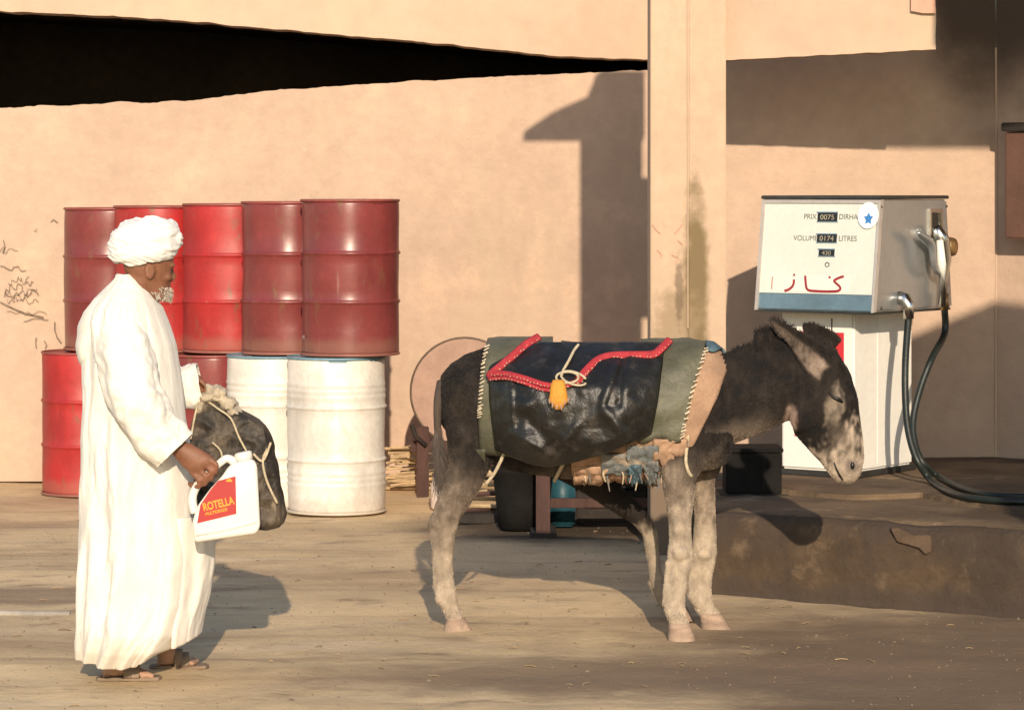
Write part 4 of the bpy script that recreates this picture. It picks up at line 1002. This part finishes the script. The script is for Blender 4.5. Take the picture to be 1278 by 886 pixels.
# near pannier: bulging vinyl bag, wrapping over the top to the far bag
bot = [(0, 560), (.1, 568), (.25, 577), (.42, 582), (.6, 576), (.8, 563), (1, 540)]
def bag_hem(u): return float(np.interp(u, [b[0] for b in bot], [b[1] for b in bot]))
def crease(x, y, x0, y0, x1, y1, w):
    d = Vector((x1 - x0, y1 - y0)); L = d.length; d /= L; q = Vector((x - x0, y - y0)); t = q.dot(d)
    if t < -8 or t > L + 8: return 0
    return math.exp(-((q.x * d.y - q.y * d.x) / w) ** 2) * sm(-8, 6, t) * sm(L + 8, L - 6, t)
def bag(u, v):
    yb = bag_hem(u)
    if v < .22: f = v / .22; y = 545 + (428 - 545) * f; side = -1
    elif v < .9: f = (v - .22) / .68; y = 428 + (yb - 428) * f; side = 1
    else: f = (v - .9) / .1; y = yb - 2 * f; side = 1
    x = float(np.interp(y, [428, 460, 500, 560], [650 if y < 440 else 640, 611, 612, 619])) if y > 455 else float(np.interp(y, [428, 455], [668, 616]))
    xr = float(np.interp(y, [428, 445, 500, 540, 565, 582], [830, 827, 820, 812, 795, 770])); X = x + (xr - x) * u
    eu = min(1, 5 * u, 5 * (1 - u)) ** .7 if 0 < u < 1 else 0
    ev = sm(430, 490, y)
    o = .045 + .015 * eu + .095 * eu * ev * (1 - .25 * sm(545, 585, y))
    o += .016 * crease(X, y, 636, 455, 640, 540, 4) + .02 * crease(X, y, 640, 540, 690, 572, 6) - .014 * crease(X, y, 650, 520, 700, 560, 8) + .018 * crease(X, y, 770, 455, 752, 505, 4) + .016 * crease(X, y, 752, 508, 788, 555, 5) + .012 * crease(X, y, 700, 560, 722, 528, 6) - .012 * crease(X, y, 778, 450, 772, 505, 5)
    o += .014 * abs(noise.noise((X * .022, y * .03, 4))) + .006 * noise.noise((X * .07, y * .08, 8)) + .010 * (1 - abs(noise.noise((X * .03 + 7, y * .022, 2))) * 3) * ev * .6
    if v >= .9: o *= (1 - f * .85)
    return DS(X, y, o if side > 0 else .06 + .12 * sm(430, 480, y), side)
obj('pannier_bag', solid(grid(bag, 84, 90), .006), M['leather'], sad, True)
def off_bag(x, y): # approximate outside of the bag
    return .062 + .10 * sm(430, 490, y) * min(1, max(0, (x - 608) / 40), max(0, (832 - x) / 40)) ** .7
def trim(P, wd, ofs=.012):
    Q = [Vector((a, b, 0)) for a, b in P]; Q = catmull(Q, 6)
    pts = [DS(q.x, q.y, off_bag(q.x, q.y) + ofs) for q in Q]
    return pts
def braid(P, wd, parent=sad):
    pts = trim(P, wd); nrm_ = Vector((0, -1, .35)).normalized()
    o = obj('red_braid', tube(pts, wd / 2, 10, flat=.007, up=nrm_), M['red_trim'], parent, True)
    dots = []
    acc = 0
    for i in range(1, len(pts)):
        acc += (pts[i] - pts[i - 1]).length
        if acc > random.uniform(.008, .018):
            acc = 0; t = (pts[i] - pts[i - 1]).normalized(); s = t.cross(nrm_).normalized()
            dots.append(ball(pts[i] + s * wd * random.uniform(.2, .42) + nrm_ * .005, (random.uniform(.002, .0045), .003, .0022), 6, 4))
    if dots: obj('braid_stitch', merge(*dots), M['stitch'], o)
braid([(609, 470), (622, 459), (640, 444), (656, 430), (673, 420)], .034)
braid([(609, 467), (630, 466), (655, 472), (680, 480), (704, 481), (726, 474)], .024)
braid([(610, 473), (632, 472), (655, 478), (678, 486), (700, 487)], .016)
braid([(722, 474), (732, 462), (745, 450), (762, 444), (790, 443), (815, 442), (826, 434), (836, 424)], .034)
# cord and yellow tag
kp_ = lambda x, y, o=.02: DS(x, y, off_bag(x, y) + o)
obj('cord', tube(catmull([kp_(722, 430), kp_(716, 438), kp_(710, 450), kp_(703, 462), kp_(701, 468)], 5), .006, 8), M['cord'], sad, True)
loop = [kp_(702 + 14 * math.cos(t) + 6, 471 + 7 * math.sin(t), .026) for t in np.linspace(0, 2 * math.pi, 18)]
obj('cord', tube(loop, .005, 8), M['cord'], sad, True)
loop = [kp_(716 + 16 * math.cos(t), 472 + 8 * math.sin(t) + 4 * math.cos(t), .028) for t in np.linspace(.3, 5.9, 18)]
obj('cord', tube(loop, .005, 8), M['cord'], sad, True)
tg = [(474, 690, 703, .020), (480, 687, 706, .024), (492, 686, 708, .026), (500, 684, 710, .026), (505, 690, 706, .022), (511, 692, 702, .012)]
yb_ = kp_(697, 490, .03).y
obj('yellow_tag', rings([hsec(y, a, b, d, yb_, 2.6) for y, a, b, d in tg]), M['yellow'], sad, True)
obj('tag_fringe', merge(*[tube([W(x, y0, yb_ - .02), W(x + random.uniform(-2, 2), y0 + random.uniform(5, 9), yb_ - .022)], [.006, .003], 6) for x, y0 in ((686, 498), (690, 502), (695, 505), (700, 505), (705, 500), (709, 497))]), M['tan'], sad, True)
# straps, blue cloth and rags
obj('blue_fold', solid(drape(li([(420, 880), (440, 882)]), li([(420, 912), (440, 911)]), lambda u: 437 + 3 * math.sin(u * 6), .040, 10, 14, far=440, wr=.012, seed=3), .008), M['blue_cloth'], sad, True)
def rag_(x0, x1, y0, y1, off, seed, m):
    r = random.Random(seed); hm = [r.uniform(-.3, .25) for _ in range(14)]
    return obj('rag', solid(grid(lambda u, v: DS(x0 + (x1 - x0) * u + 3 * noise.noise((u * 4, v * 4, seed)), y0 + (y1 - y0) * v * (1 + .35 * noise.noise((u * 5, seed, 1)) + .2 * noise.noise((u * 17, seed, 1))), off + .02 * noise.noise((u * 5, v * 5, seed))), 16, 10), .005), M[m], sad, True)
rag_(782, 822, 556, 588, .045, 1, 'rag'); rag_(750, 800, 566, 592, .035, 2, 'rag'); rag_(815, 858, 548, 578, .042, 4, 'tan'); rag_(785, 800, 580, 603, .05, 6, 'blue_cloth'); rag_(716, 760, 582, 604, .03, 8, 'sacking' if 'sacking' in M else 'tan'); rag_(806, 820, 575, 606, .045, 9, 'rag')
for k in range(14):
    x = 730 + 96 * k / 13 + random.gauss(0, 4); y = 588 + random.uniform(-6, 8); p = DS(x, y, .03); l_ = random.uniform(.02, .07)
    obj('frayed_thread', tube([p, p + Vector((random.gauss(0, .004), -.008, -l_ * .5)), p + Vector((random.gauss(0, .009), -.006, -l_))], [.004, .003, .002], 5), M[('cord', 'rag', 'tan')[k % 3]], sad)
obj('girth_strap', tube(catmull([DS(702, 580, .05), DS(697, 590, .03), DS(692, 600, .02)], 4), .008, 8), M['cord'], sad, True)
obj('chest_cord', tube(catmull([W(859, 541, 12.49), W(857, 560, 12.482), W(856, 576, 12.478), W(859, 588, 12.485), W(863, 594, 12.50)], 5), .007, 8), M['cord'], sad, True)
obj('crupper_strap', tube(catmull([W(633, 556, 12.62), W(625, 575, 12.63), W(616, 592, 12.66), W(606, 604, 12.685)], 5), .007, 8, flat=.004, up=(0, -1, 0)), M['cord'], sad, True)

# ------------------------------------------------------------------ person
YP = 11.5
def PW(x, y, dy=0.0): return W(x, y, YP + dy)
HM = Matrix.Translation(PW(184, 335)) @ Matrix.Rotation(math.radians(24), 4, 'Z') @ Matrix.Rotation(math.radians(7), 4, 'Y')
def H(vf): return xf(vf, HM)
def hp_(x, y, z): return HM @ Vector((x, y, z))
BODY = []
# head, local x = forward, y = left, z = up, centre between the ears
hsecs = [(-.118, .062, .030, .026), (-.105, .050, .046, .045), (-.08, .030, .066, .050), (-.045, .012, .083, .059), (-.01, .003, .094, .070), (.03, 0, .099, .074), (.065, -.004, .096, .072), (.10, -.008, .078, .058), (.122, -.01, .045, .034)]
BODY.append(H(rings([ell((cx, 0, z), (a, 0, 0), (0, b, 0), 24) for z, cx, a, b in hsecs])))
BODY.append(H(rings([ell((x, 0, z), (0, wy, 0), (.004, 0, hz_), 12) for x, z, wy, hz_ in ((.075, .005, .008, .02), (.092, -.004, .010, .022), (.106, -.022, .014, .016), (.112, -.030, .013, .010), (.104, -.034, .010, .006))])))   # nose
BODY.append(H(ball((.078, .030, .022), (.020, .026, .010)))); BODY.append(H(ball((.078, -.030, .022), (.020, .026, .010))))   # brows
BODY.append(H(ball((.068, .040, -.025), (.020, .020, .016)))); BODY.append(H(ball((.068, -.040, -.025), (.020, .020, .016))))  # cheekbones
BODY.append(H(ball((.088, 0, -.056), (.012, .024, .007)))); BODY.append(H(ball((.086, 0, -.070), (.012, .022, .008))))      # lips
for s in (-1, 1):
    BODY.append(H(rings([ell((-.006 - .004 * k, s * (.066 + .006 * k), -.012), (.016 + .003 * k, 0, 0), (0, 0, .030), 12) for k in range(3)])))
# neck, torso, legs (mostly under the robe)
BODY.append(tube([hp_(-.015, 0, -.03), PW(168, 368, 0), PW(160, 395, 0)], [.058, .060, .075], 16))
BODY.append(rings([ell(PW(x, y), (a, 0, 0), (0, b, 0), 20) for x, y, a, b in ((160, 380, .07, .08), (158, 396, .09, .15), (156, 430, .11, .18), (158, 500, .11, .16), (158, 560, .11, .155), (160, 600, .115, .165), (162, 640, .08, .14))]))
BODY.append(tube([PW(158, 620, -.08), PW(156, 720, -.07), PW(150, 812, -.03)], [.085, .06, .04], 14))
BODY.append(tube([PW(166, 620, .08), PW(190, 715, .14), PW(205, 800, .24)], [.085, .06, .04], 14))
def foot(heel, toe, Y, s):
    a, b = W(*heel, Y), W(*toe, Y + .02); d = (b - a); L_ = d.length; d.normalize(); up = Vector((0, 0, 1)); lt = up.cross(d).normalized(); out = []
    sec = [(0, .022, .028, .030), (.2, .032, .034, .034), (.45, .034, .036, .028), (.65, .028, .044, .019), (.8, .02, .046, .014)]
    zz = a.z
    out.append(rings([ell(a + d * L_ * f + Vector((0, 0, h_)), lt * w_, up * v_, 14) for f, h_, w_, v_ in sec]))
    for k, (o_, ln) in enumerate(((.034, .26), (.016, .25), (0, .22), (-.016, .19), (-.032, .15))):
        o_ *= s
        p = a + d * L_ * .74 + lt * o_ + up * .016
        out.append(tube([p, p + d * L_ * ln * .5 + up * .004, p + d * L_ * ln - up * .002], [.012, .011, .009] if k else [.015, .014, .012], 8))
    return merge(*out)
BODY.append(foot((128, 843), (192, 847), 11.5, -1))
BODY.append(foot((196, 830), (248, 832), 11.78, 1))
BODY.append(tube([PW(150, 806, -.03), PW(140, 838, 0)], [.042, .034], 12)); BODY.append(tube([PW(205, 795, .24), W(208, 824, 11.78)], [.042, .034], 12))
# arms
YHN = 11.27
sh = PW(150, 405, -.17); el = W(172, 500, 11.24); wr_ = W(222, 560, YHN)
BODY.append(tube([PW(152, 415, -.13), PW(160, 450, -.16), el, W(205, 545, YHN - .005), wr_], [.04, .04, .04, .036, .028], 14))
sh2 = PW(165, 405, .17); el2 = W(185, 490, 11.78); wr2 = W(236, 478, 11.80)
BODY.append(tube([sh2, el2, wr2], [.055, .045, .03], 14))
# near hand, closed round the jug handle
def chain(P, r): return merge(*[tube([P[i], P[i + 1]], [r[i], r[i + 1]], 10) for i in range(len(P) - 1)], *[ball(P[i], r[i], 10, 6) for i in range(len(P))])
kn = [(264, 573), (258, 580), (251, 587), (244, 593)]
BODY.append(rings([ell(W(x, y, YHN + dy), W(x + a, y - b, YHN) - W(x, y, YHN), (0, h_, 0), 16) for x, y, dy, a, b, h_ in ((218, 556, 0, 5, 8, .026), (229, 563, -.002, 9, 10, .027), (240, 572, -.006, 12, 11, .026), (250, 579, -.008, 13, 11, .023), (256, 583, -.008, 12, 10, .016))]))
for k, (x, y) in enumerate(kn):
    ln = (1.0, 1.08, 1.02, .85)[k]
    P = [W(x - 4, y - 3, YHN - .006), W(x + 6 * ln, y + 7 * ln, YHN - .016), W(x + 5 * ln, y + 16 * ln, YHN - .002), W(x - 3, y + 18 * ln, YHN + .026), W(x - 8, y + 12 * ln, YHN + .038)]
    BODY.append(chain(P, [.0115, .0105, .010, .009, .008]))
BODY.append(chain([W(236, 566, YHN + .02), W(250, 566, YHN + .036), W(262, 572, YHN + .044), W(268, 582, YHN + .040)], [.014, .013, .011, .009]))
# far hand inside its cuff, holding the sack neck
YF = 11.80
BODY.append(rings([ell(W(x, y, YF), (0, d_, 0), W(x, y - h_, YF) - W(x, y, YF), 14) for x, y, h_, d_ in ((234, 477, 8, .026), (244, 478, 12, .024), (252, 481, 12, .020))]))
for k in range(4):
    d_ = -.034 + .022 * k
    BODY.append(chain([W(250, 475 + k, YF + d_), W(258, 482 + k, YF + d_), W(256, 492 + k, YF + d_), W(249, 491 + k, YF + d_ + .004)], [.0105, .010, .0095, .008]))
BODY.append(chain([W(243, 486, YF - .03), W(248, 494, YF - .034), W(256, 496, YF - .02)], [.012, .011, .009]))
pv, pf = remesh(merge(*BODY), .0052, 2, .5)
per = obj('person', (pv, pf), M['skin'], smooth=True, loc=(PW(165, 846).x, YP, 0))
tag(per, 'person in long cream hooded robe and white turban walking with a jug and bundle', 'person')
# eyes
for s in (-1, 1): obj('eye', H(ball((.083, s * .031, .004), (.009, .011, .006))), M['black'], per, True)
# beard
def beard_vf():
    V, F = [], []
    for k in range(1100):
        a = random.uniform(-2.0, 2.0); z0 = random.uniform(-.112, -.062)
        if abs(a) < .5 and z0 > -.074 and random.random() < .7: continue
        cx = float(np.interp(z0, [-.118, -.105, -.08, -.045], [.062, .050, .030, .012])); ra = float(np.interp(z0, [-.118, -.105, -.08, -.045], [.034, .050, .073, .088])); rb = float(np.interp(z0, [-.118, -.105, -.08, -.045], [.030, .048, .058, .066]))
        if z0 > -.085 and abs(a) > 1.45: continue
        p = Vector((cx + ra * math.cos(a), rb * math.sin(a), z0)); d = Vector((math.cos(a) * .5 + .25, math.sin(a) * .4, -1)) + Vector(np.random.normal(0, .25, 3)); d.normalize()
        L_ = random.uniform(.006, .012) * (1.7 if abs(a) < .7 else 1)
        s_ = d.cross(Vector((random.random(), random.random(), random.random()))).normalized() * .0014
        n = len(V); V += [HM @ (p + s_), HM @ (p - s_), HM @ (p + d * L_)]; F.append((n, n + 1, n + 2))
    return V, F
tag(obj('beard', beard_vf(), M['beard'], per), kind='stuff')
# turban: wound rolls of cloth fused to one piece
TB = [H(rings([ell((-.022, 0, z), (a, 0, 0), (0, b, 0), 24) for z, a, b in ((.035, .09, .07), (.05, .118, .098), (.08, .130, .108), (.12, .122, .102), (.155, .095, .08), (.178, .05, .045))]))]
def band(cz, tiltx, tilty, a, b, hgt, th, ph):
    mtx = Matrix.Translation((-.022, 0, cz)) @ Matrix.Rotation(tilty, 4, 'Y') @ Matrix.Rotation(tiltx, 4, 'X'); rs = []
    for t in np.linspace(0, 2 * math.pi, 60):
        k = 1 + .10 * math.sin(3 * t + ph); c_, s_ = math.cos(t), math.sin(t); lean = .35 if cz > .1 else (-.35 if cz < .07 else 0)
        rs.append(ell((a * c_, b * s_, .006 * math.sin(2 * t + ph)), Vector((c_, s_, 0)) * th, (Vector((-c_ * lean, -s_ * lean, 1)).normalized()) * hgt * k, 12))
    return H(xf(rings(rs), mtx))
for q in ((.050, .10, -.26, .116, .096, .020, .013, 0), (.066, -.12, -.38, .122, .102, .022, .014, 1), (.084, .16, -.20, .126, .105, .022, .014, 2), (.100, -.18, -.44, .124, .104, .022, .014, .5), (.116, .14, -.12, .120, .100, .022, .014, 3), (.132, -.2, -.36, .108, .092, .022, .014, 1.5), (.148, .25, -.10, .092, .080, .020, .014, 4), (.164, -.25, -.3, .066, .06, .018, .014, 5), (.092, .34, -.62, .118, .100, .020, .013, 2.5)):
    TB.append(band(*q))
TB.append(H(ball((.080, -.012, .118), (.040, .062, .042), 18, 12)))
tv, tf = remesh(merge(*TB), .0042, 1, .5)
tv = [v + (v - PW(180, 303)).normalized() * (.0022 * noise.noise(v * 40) + .0022 * (1 - 5 * abs(noise.noise((v.x * 14, v.y * 14, v.z * 60 + v.x * 22))))) for v in tv]
obj('turban', (tv, tf), M['turban'], per, True)
# robe: outline read level by level, with folds that deepen towards the hem
RB = [(343, 148, 166, .060), (350, 143, 176, .075), (360, 133, 184, .095), (370, 123, 190, .13), (385, 111, 200, .17), (400, 106, 206, .185), (430, 104, 216, .19), (470, 105, 223, .18), (510, 105, 229, .175), (560, 103, 237, .18), (610, 101, 241, .185), (650, 100, 243, .19), (700, 99, 248, .195), (750, 98.5, 245, .20), (785, 98, 234, .205), (806, 97.5, 218, .20), (820, 98, 202, .18)]
def robe(u, v):
    k = v * (len(RB) - 1); i = min(int(k), len(RB) - 2); t = k - i
    y, xl, xr, h = [RB[i][q] * (1 - t) + RB[i + 1][q] * t for q in range(4)]
    a = 2 * math.pi * u; ca, sa = math.cos(a), math.sin(a); lowf = sm(420, 830, y)
    fold = (.004 + .014 * lowf) * (math.sin(7 * a + 2.2 * noise.noise((y * .006, 1, 1)) + 1.0) * (.55 + .9 * noise.noise((ca * 1.5, sa * 1.5, y * .004)))) + (.003 + .007 * lowf) * math.sin(13 * a + 3 * noise.noise((y * .008, 4, 4))) + .012 * noise.noise((ca * 2.2, sa * 2.2, y * .014)) + .012 * noise.noise((ca * 5, sa * 5, y * .02)) + .008 * (1 - 4 * abs(noise.noise((ca * 2.4 + y * .006, sa * 2.4, y * .007))))
    fold += .0024 * (1 - 4 * abs(noise.noise((ca * 6 + y * .012, sa * 6, y * .02 + 3)))) + .0014 * (1 - 4 * abs(noise.noise((ca * 10 - y * .02, sa * 10, y * .035 + 8)))) + .0016 * noise.noise((ca * 30, sa * 30, y * .12))
    if y < 375: fold *= .35
    hem = 0
    if v > .93:
        f = (v - .93) / .07; hem = f * (6 * max(0, -sa) * sm(-.9, .2, ca) - 14 * max(0, ca) ** 2 + 3 * noise.noise((ca * 4, sa * 4, 1)))
    c = (xl + xr) / 2; hw = (xr - xl) / 2 * YP / FPX
    return W(c, y + hem, YP) + Vector(((hw + fold * abs(ca) * .25) * ca, (h + fold) * sa, 0)) + Vector((fold * .45 * sa, 0, 0))
V, F = grid(robe, 280, 230)
rb = obj('robe', solid((V, F), .005), M['robe'], per, True)
# under-layer of the hem reaching further forward
def under(u, v):
    a = -1.2 + 2.4 * u; y = 640 + (800 - 640) * v - 10 * max(0, math.cos(a * 1.4)) * v; x = 205 + 62 * math.cos(a) * (1 - .30 * sm(700, 800, y)); 
    return W(x, y + 10 * math.sin(a) * 0, YP + .06) + Vector((.008 * noise.noise((u * 6, v * 3, 2)) + .004 * noise.noise((u * 18, v * 7, 2)), (.20 + .01 * math.sin(u * 30)) * math.sin(a), 0))
obj('under_robe', solid(grid(under, 70, 60), .005), M['robe'], rb, True)
# sleeves
def sleeve(P, R, n=40, wr=.012, seed=0, cuts=0.0):
    C = catmull(P, 18); m = len(C); rs = []
    for i, c in enumerate(C):
        f = i / (m - 1); t = (C[min(i + 1, m - 1)] - C[max(i - 1, 0)]).normalized(); s = t.cross(Vector((0, 1, 0))).normalized()
        rv = float(np.interp(f, np.linspace(0, 1, len(R)), [r[0] for r in R])); rd = float(np.interp(f, np.linspace(0, 1, len(R)), [r[1] for r in R]))
        ring = []
        for j in range(n):
            a = 2 * math.pi * j / n; w_ = 1 + .03 * (1 - 5 * abs(noise.noise((math.cos(a) * 2.4 - f * 3, math.sin(a) * 2.4 + seed, f * 15)))) + .09 * (1 - 4 * abs(noise.noise((math.cos(a) * 1.2 + f * 2, math.sin(a) * 1.2 + seed, f * 7)))) * .5 + wr * 10 * noise.noise((math.cos(a) * 1.4 + seed, math.sin(a) * 1.4, f * 5)) + .05 * math.sin(5 * a + f * 6 + seed)
            ring.append(c + s * rv * w_ * math.cos(a) + Vector((0, rd * w_ * math.sin(a), 0)) + t * cuts * math.cos(a) * f)
        rs.append(ring)
    return rings(rs, cap=False)
sv = sleeve([PW(142, 392, -.10), PW(152, 430, -.155), W(168, 490, 11.27), W(192, 535, 11.27), W(218, 563, 11.27)], [(.07, .06), (.10, .085), (.098, .085), (.09, .08), (.080, .075)], 72, .012, 3)
obj('sleeve', solid(sv, .005), M['robe'], rb, True)
sv2 = sleeve([PW(175, 395, .12), W(192, 460, 11.72), W(208, 484, 11.78), W(226, 486, 11.80), W(251, 481, 11.80)], [(.07, .06), (.09, .085), (.085, .08), (.076, .065), (.080, .058)], 60, .018, 9)
obj('sleeve', solid(sv2, .005), M['robe'], rb, True)
# hood lying on the back and shoulders
hdv = rings([ell(PW(x, y, dy), (a, 0, .25 * a), (0, b, 0), 28) for x, y, dy, a, b in ((158, 352, 0, .045, .07), (143, 366, 0, .075, .105), (132, 382, 0, .085, .13), (122, 402, 0, .075, .13), (115, 425, 0, .058, .11), (111, 446, 0, .042, .08), (109, 460, 0, .018, .04))])
hv2, hf2 = remesh(hdv, .008, 3)
hv2 = [v + Vector((.008 * noise.noise(v * 14), .014 * noise.noise((v.x * 16, v.y * 10, v.z * 7)), 0)) for v in hv2]
obj('hood', (hv2, hf2), M['robe'], rb, True)
# collar edge falling to the front of the neck
col_ = catmull([PW(147, 345, .03), PW(157, 352, -.055), PW(170, 363, -.075), PW(182, 372, -.05), PW(191, 380, .0)], 6)
obj('collar', tube(col_, [.012, .015, .016, .014, .01], 10), M['robe'], rb, True)
# sandals
def sandal(heel, toe, Y):
    a, b = W(*heel, Y), W(*toe, Y + .02); a.z = b.z = .010; d = (b - a); L_ = d.length; d.normalize(); lt = Vector((0, 0, 1)).cross(d)
    P = []
    for f, w_ in ((-.03, .0), (0, .03), (.15, .037), (.4, .034), (.65, .046), (.85, .048), (1.0, .036), (1.06, .0)): P.append((f, w_))
    out = [a + d * L_ * f + lt * w_ for f, w_ in P] + [a + d * L_ * f - lt * w_ for f, w_ in reversed(P[1:-1])]
    sole = prism(out, (0, 0, -.012), .002)
    strap = []
    for f, h_, w_ in ((.62, .046, .05), (.5, .06, .046)):
        c = a + d * L_ * f; strap.append(rings([ell(c + lt * w_ * math.cos(t) + Vector((0, 0, h_ * math.sin(t))), d * .016, (lt * math.cos(t) + Vector((0, 0, math.sin(t)))) * .003, 10) for t in np.linspace(0, math.pi, 14)]))
    return sole, merge(*strap)
for hl, te, Y in (((122, 846), (198, 849), 11.5), ((188, 832), (257, 834), 11.78)):
    s_, st_ = sandal(hl, te, Y); so = obj('sandal', s_, M['sandal'], per); obj('strap', st_, M['sandal'], so, True)

# ------------------------------------------------------------------ jug in the near hand
YJ = 11.29
jg = thing('plastic_jug', 'white plastic oil jug with red label held in the near hand', 'jug', tuple(W(283, 668, YJ)))
jo = [(243, 677), (240, 652), (246, 632), (262, 610), (277, 594), (285, 582), (292, 577), (316, 572), (321, 580), (325, 657), (320, 666)]
dpt = .115
def jug_body():
    bm = bmesh.new(); n = len(jo)
    a = [bm.verts.new(W(x, y, YJ - dpt / 2)) for x, y in jo]; b = [bm.verts.new(W(x, y, YJ + dpt / 2)) for x, y in jo]
    bm.faces.new(a); bm.faces.new(list(reversed(b)))
    for i in range(n): bm.faces.new((a[i], b[i], b[(i + 1) % n], a[(i + 1) % n]))
    bmesh.ops.recalc_face_normals(bm, faces=list(bm.faces)); bmesh.ops.bevel(bm, geom=list(bm.edges), offset=.014, segments=4, affect='EDGES', profile=.5)
    return from_bm(bm)
jb = obj('body', jug_body(), M['jug'], jg, True)
obj('handle', tube(catmull([W(243, 640, YJ), W(240, 622, YJ), W(246, 606, YJ), W(260, 590, YJ), W(274, 578, YJ), W(284, 572, YJ), W(294, 578, YJ)], 5), [.016, .016, .015, .014, .014, .015, .018], 12, flat=None), M['jug'], jg, True)
sp_m = Matrix.Translation(W(305, 574, YJ)) @ Matrix.Rotation(math.radians(-12), 4, 'Y')
obj('cap', xf(lathe([(.028, -.02), (.028, .0), (.033, .002), (.033, .026), (.026, .031)], 24), sp_m), M['jug'], jg, True)
obj('base_ridge', tube([W(245, 668, YJ - dpt / 2 - .001), W(280, 661, YJ - dpt / 2 - .001), W(321, 651, YJ - dpt / 2 - .001)], .004, 6), M['jug'], jg, True)
Yl = YJ - dpt / 2 - .0012
lb = [(246, 653), (295, 641), (294, 594), (272, 600), (262, 612), (250, 630)]
obj('label', prism([W(x, y, Yl) for x, y in lb], (0, .001, 0)), M['jug_red'], jg)
def jtext(s, x, y, size, sx, ang):
    V, F = text_vf(s, size, .03); o = W(x, y, Yl - .0012); ca, sa = math.cos(ang), math.sin(ang)
    return [o + Vector((p.x * sx * ca - p.y * sa, 0, p.x * sx * sa + p.y * ca)) for p in V], F
obj('lettering', jtext('ROTELLA', 272.5, 629, .040, .70, .23), M['jug_orange'], jg)
obj('lettering', jtext('MULTIGRADE', 270, 638.5, .016, .85, .23), M['jug_orange'], jg)
shl = [W(286 + 4.5 * r * math.cos(a), 601 - 4.5 * r * math.sin(a), Yl - .0012) for k in range(14) for r, a in [((1, .72)[k % 2], math.pi * k / 13)]]
obj('shell_mark', (shl, [tuple(range(len(shl)))]), M['jug_orange'], jg)

# ------------------------------------------------------------------ bundle in the far hand
YB = 11.82
bdl = thing('carried_bundle', 'grimy black plastic container tied with cord and pale cloth, hanging from the far hand', 'bundle', tuple(W(300, 660, YB)))
BS = [(494, 250, 262, .03), (502, 247, 282, .07), (512, 243, 300, .085), (524, 240, 322, .095), (534, 238, 333, .10), (552, 236, 340, .105), (590, 234, 347, .108), (625, 232, 353, .11), (640, 233, 356, .11), (651, 235, 355, .108), (658, 240, 348, .095)]
bv = rings([hsec(y, a, b, d, YB, 5.0, 40) for y, a, b, d in BS])
bv = merge(bv)
b2v, b2f = remesh(bv, .007, 2)
b2v = [v + Vector((0, -1, 0)) * (.012 * abs(noise.noise((v.x * 12, v.y * 6, v.z * 9))) + .010 * (1 - 3 * abs(noise.noise((v.x * 9 + 3, v.y * 9, v.z * 14))))) * (1 if v.y < YB else -1) + Vector((.007 * noise.noise(v * 20), (-1 if v.y < YB else 1) * (.007 * (1 - 4 * abs(noise.noise(v * 17 + Vector((3, 1, 2))))) + .004 * (1 - 4 * abs(noise.noise(v * 38)))), .006 * noise.noise(v * 17))) for v in b2v]
bb = obj('container', (b2v, b2f), M['tarp'], bdl, True)
def cordb(P, r=.0042): return tube(catmull([W(x, y, YB - .128 + d) for x, y, d in P], 5), r, 8)
obj('cord', merge(cordb([(258, 500, .06), (272, 510, .03), (288, 522, 0), (298, 545, 0), (306, 560, 0), (316, 578, 0)]), cordb([(248, 500, .06), (243, 520, .03), (238, 548, .01)]), cordb([(334, 560, .01), (328, 575, 0), (333, 600, 0), (346, 628, .005)], .005), cordb([(316, 566, 0), (328, 575, 0), (338, 552, .005)], .005), cordb([(265, 552, 0), (275, 562, 0), (278, 575, 0)], .004)), M['cord'], bdl, True)
clo = []
for (x, y, a, b, d) in ((258, 496, .040, .022, .05), (272, 492, .036, .034, .05), (285, 505, .034, .032, .05), (292, 514, .03, .022, .045), (250, 507, .02, .026, .05), (262, 486, .018, .024, .03)):
    clo.append(ball(W(x, y, YB - .05), (a, d, b), 14, 10))
cv, cf = remesh(merge(*clo), .0055, 1)
cv = [v + (v - W(270, 500, YB)).normalized() * (.014 * noise.noise(v * 30) + .010 * noise.noise(v * 70)) for v in cv]
obj('cloth_knot', (cv, cf), mat('grubby_cloth', (.46, .39, .29), .95, var=.25, scale=20, bump=.5, bscale=150), bdl, True)
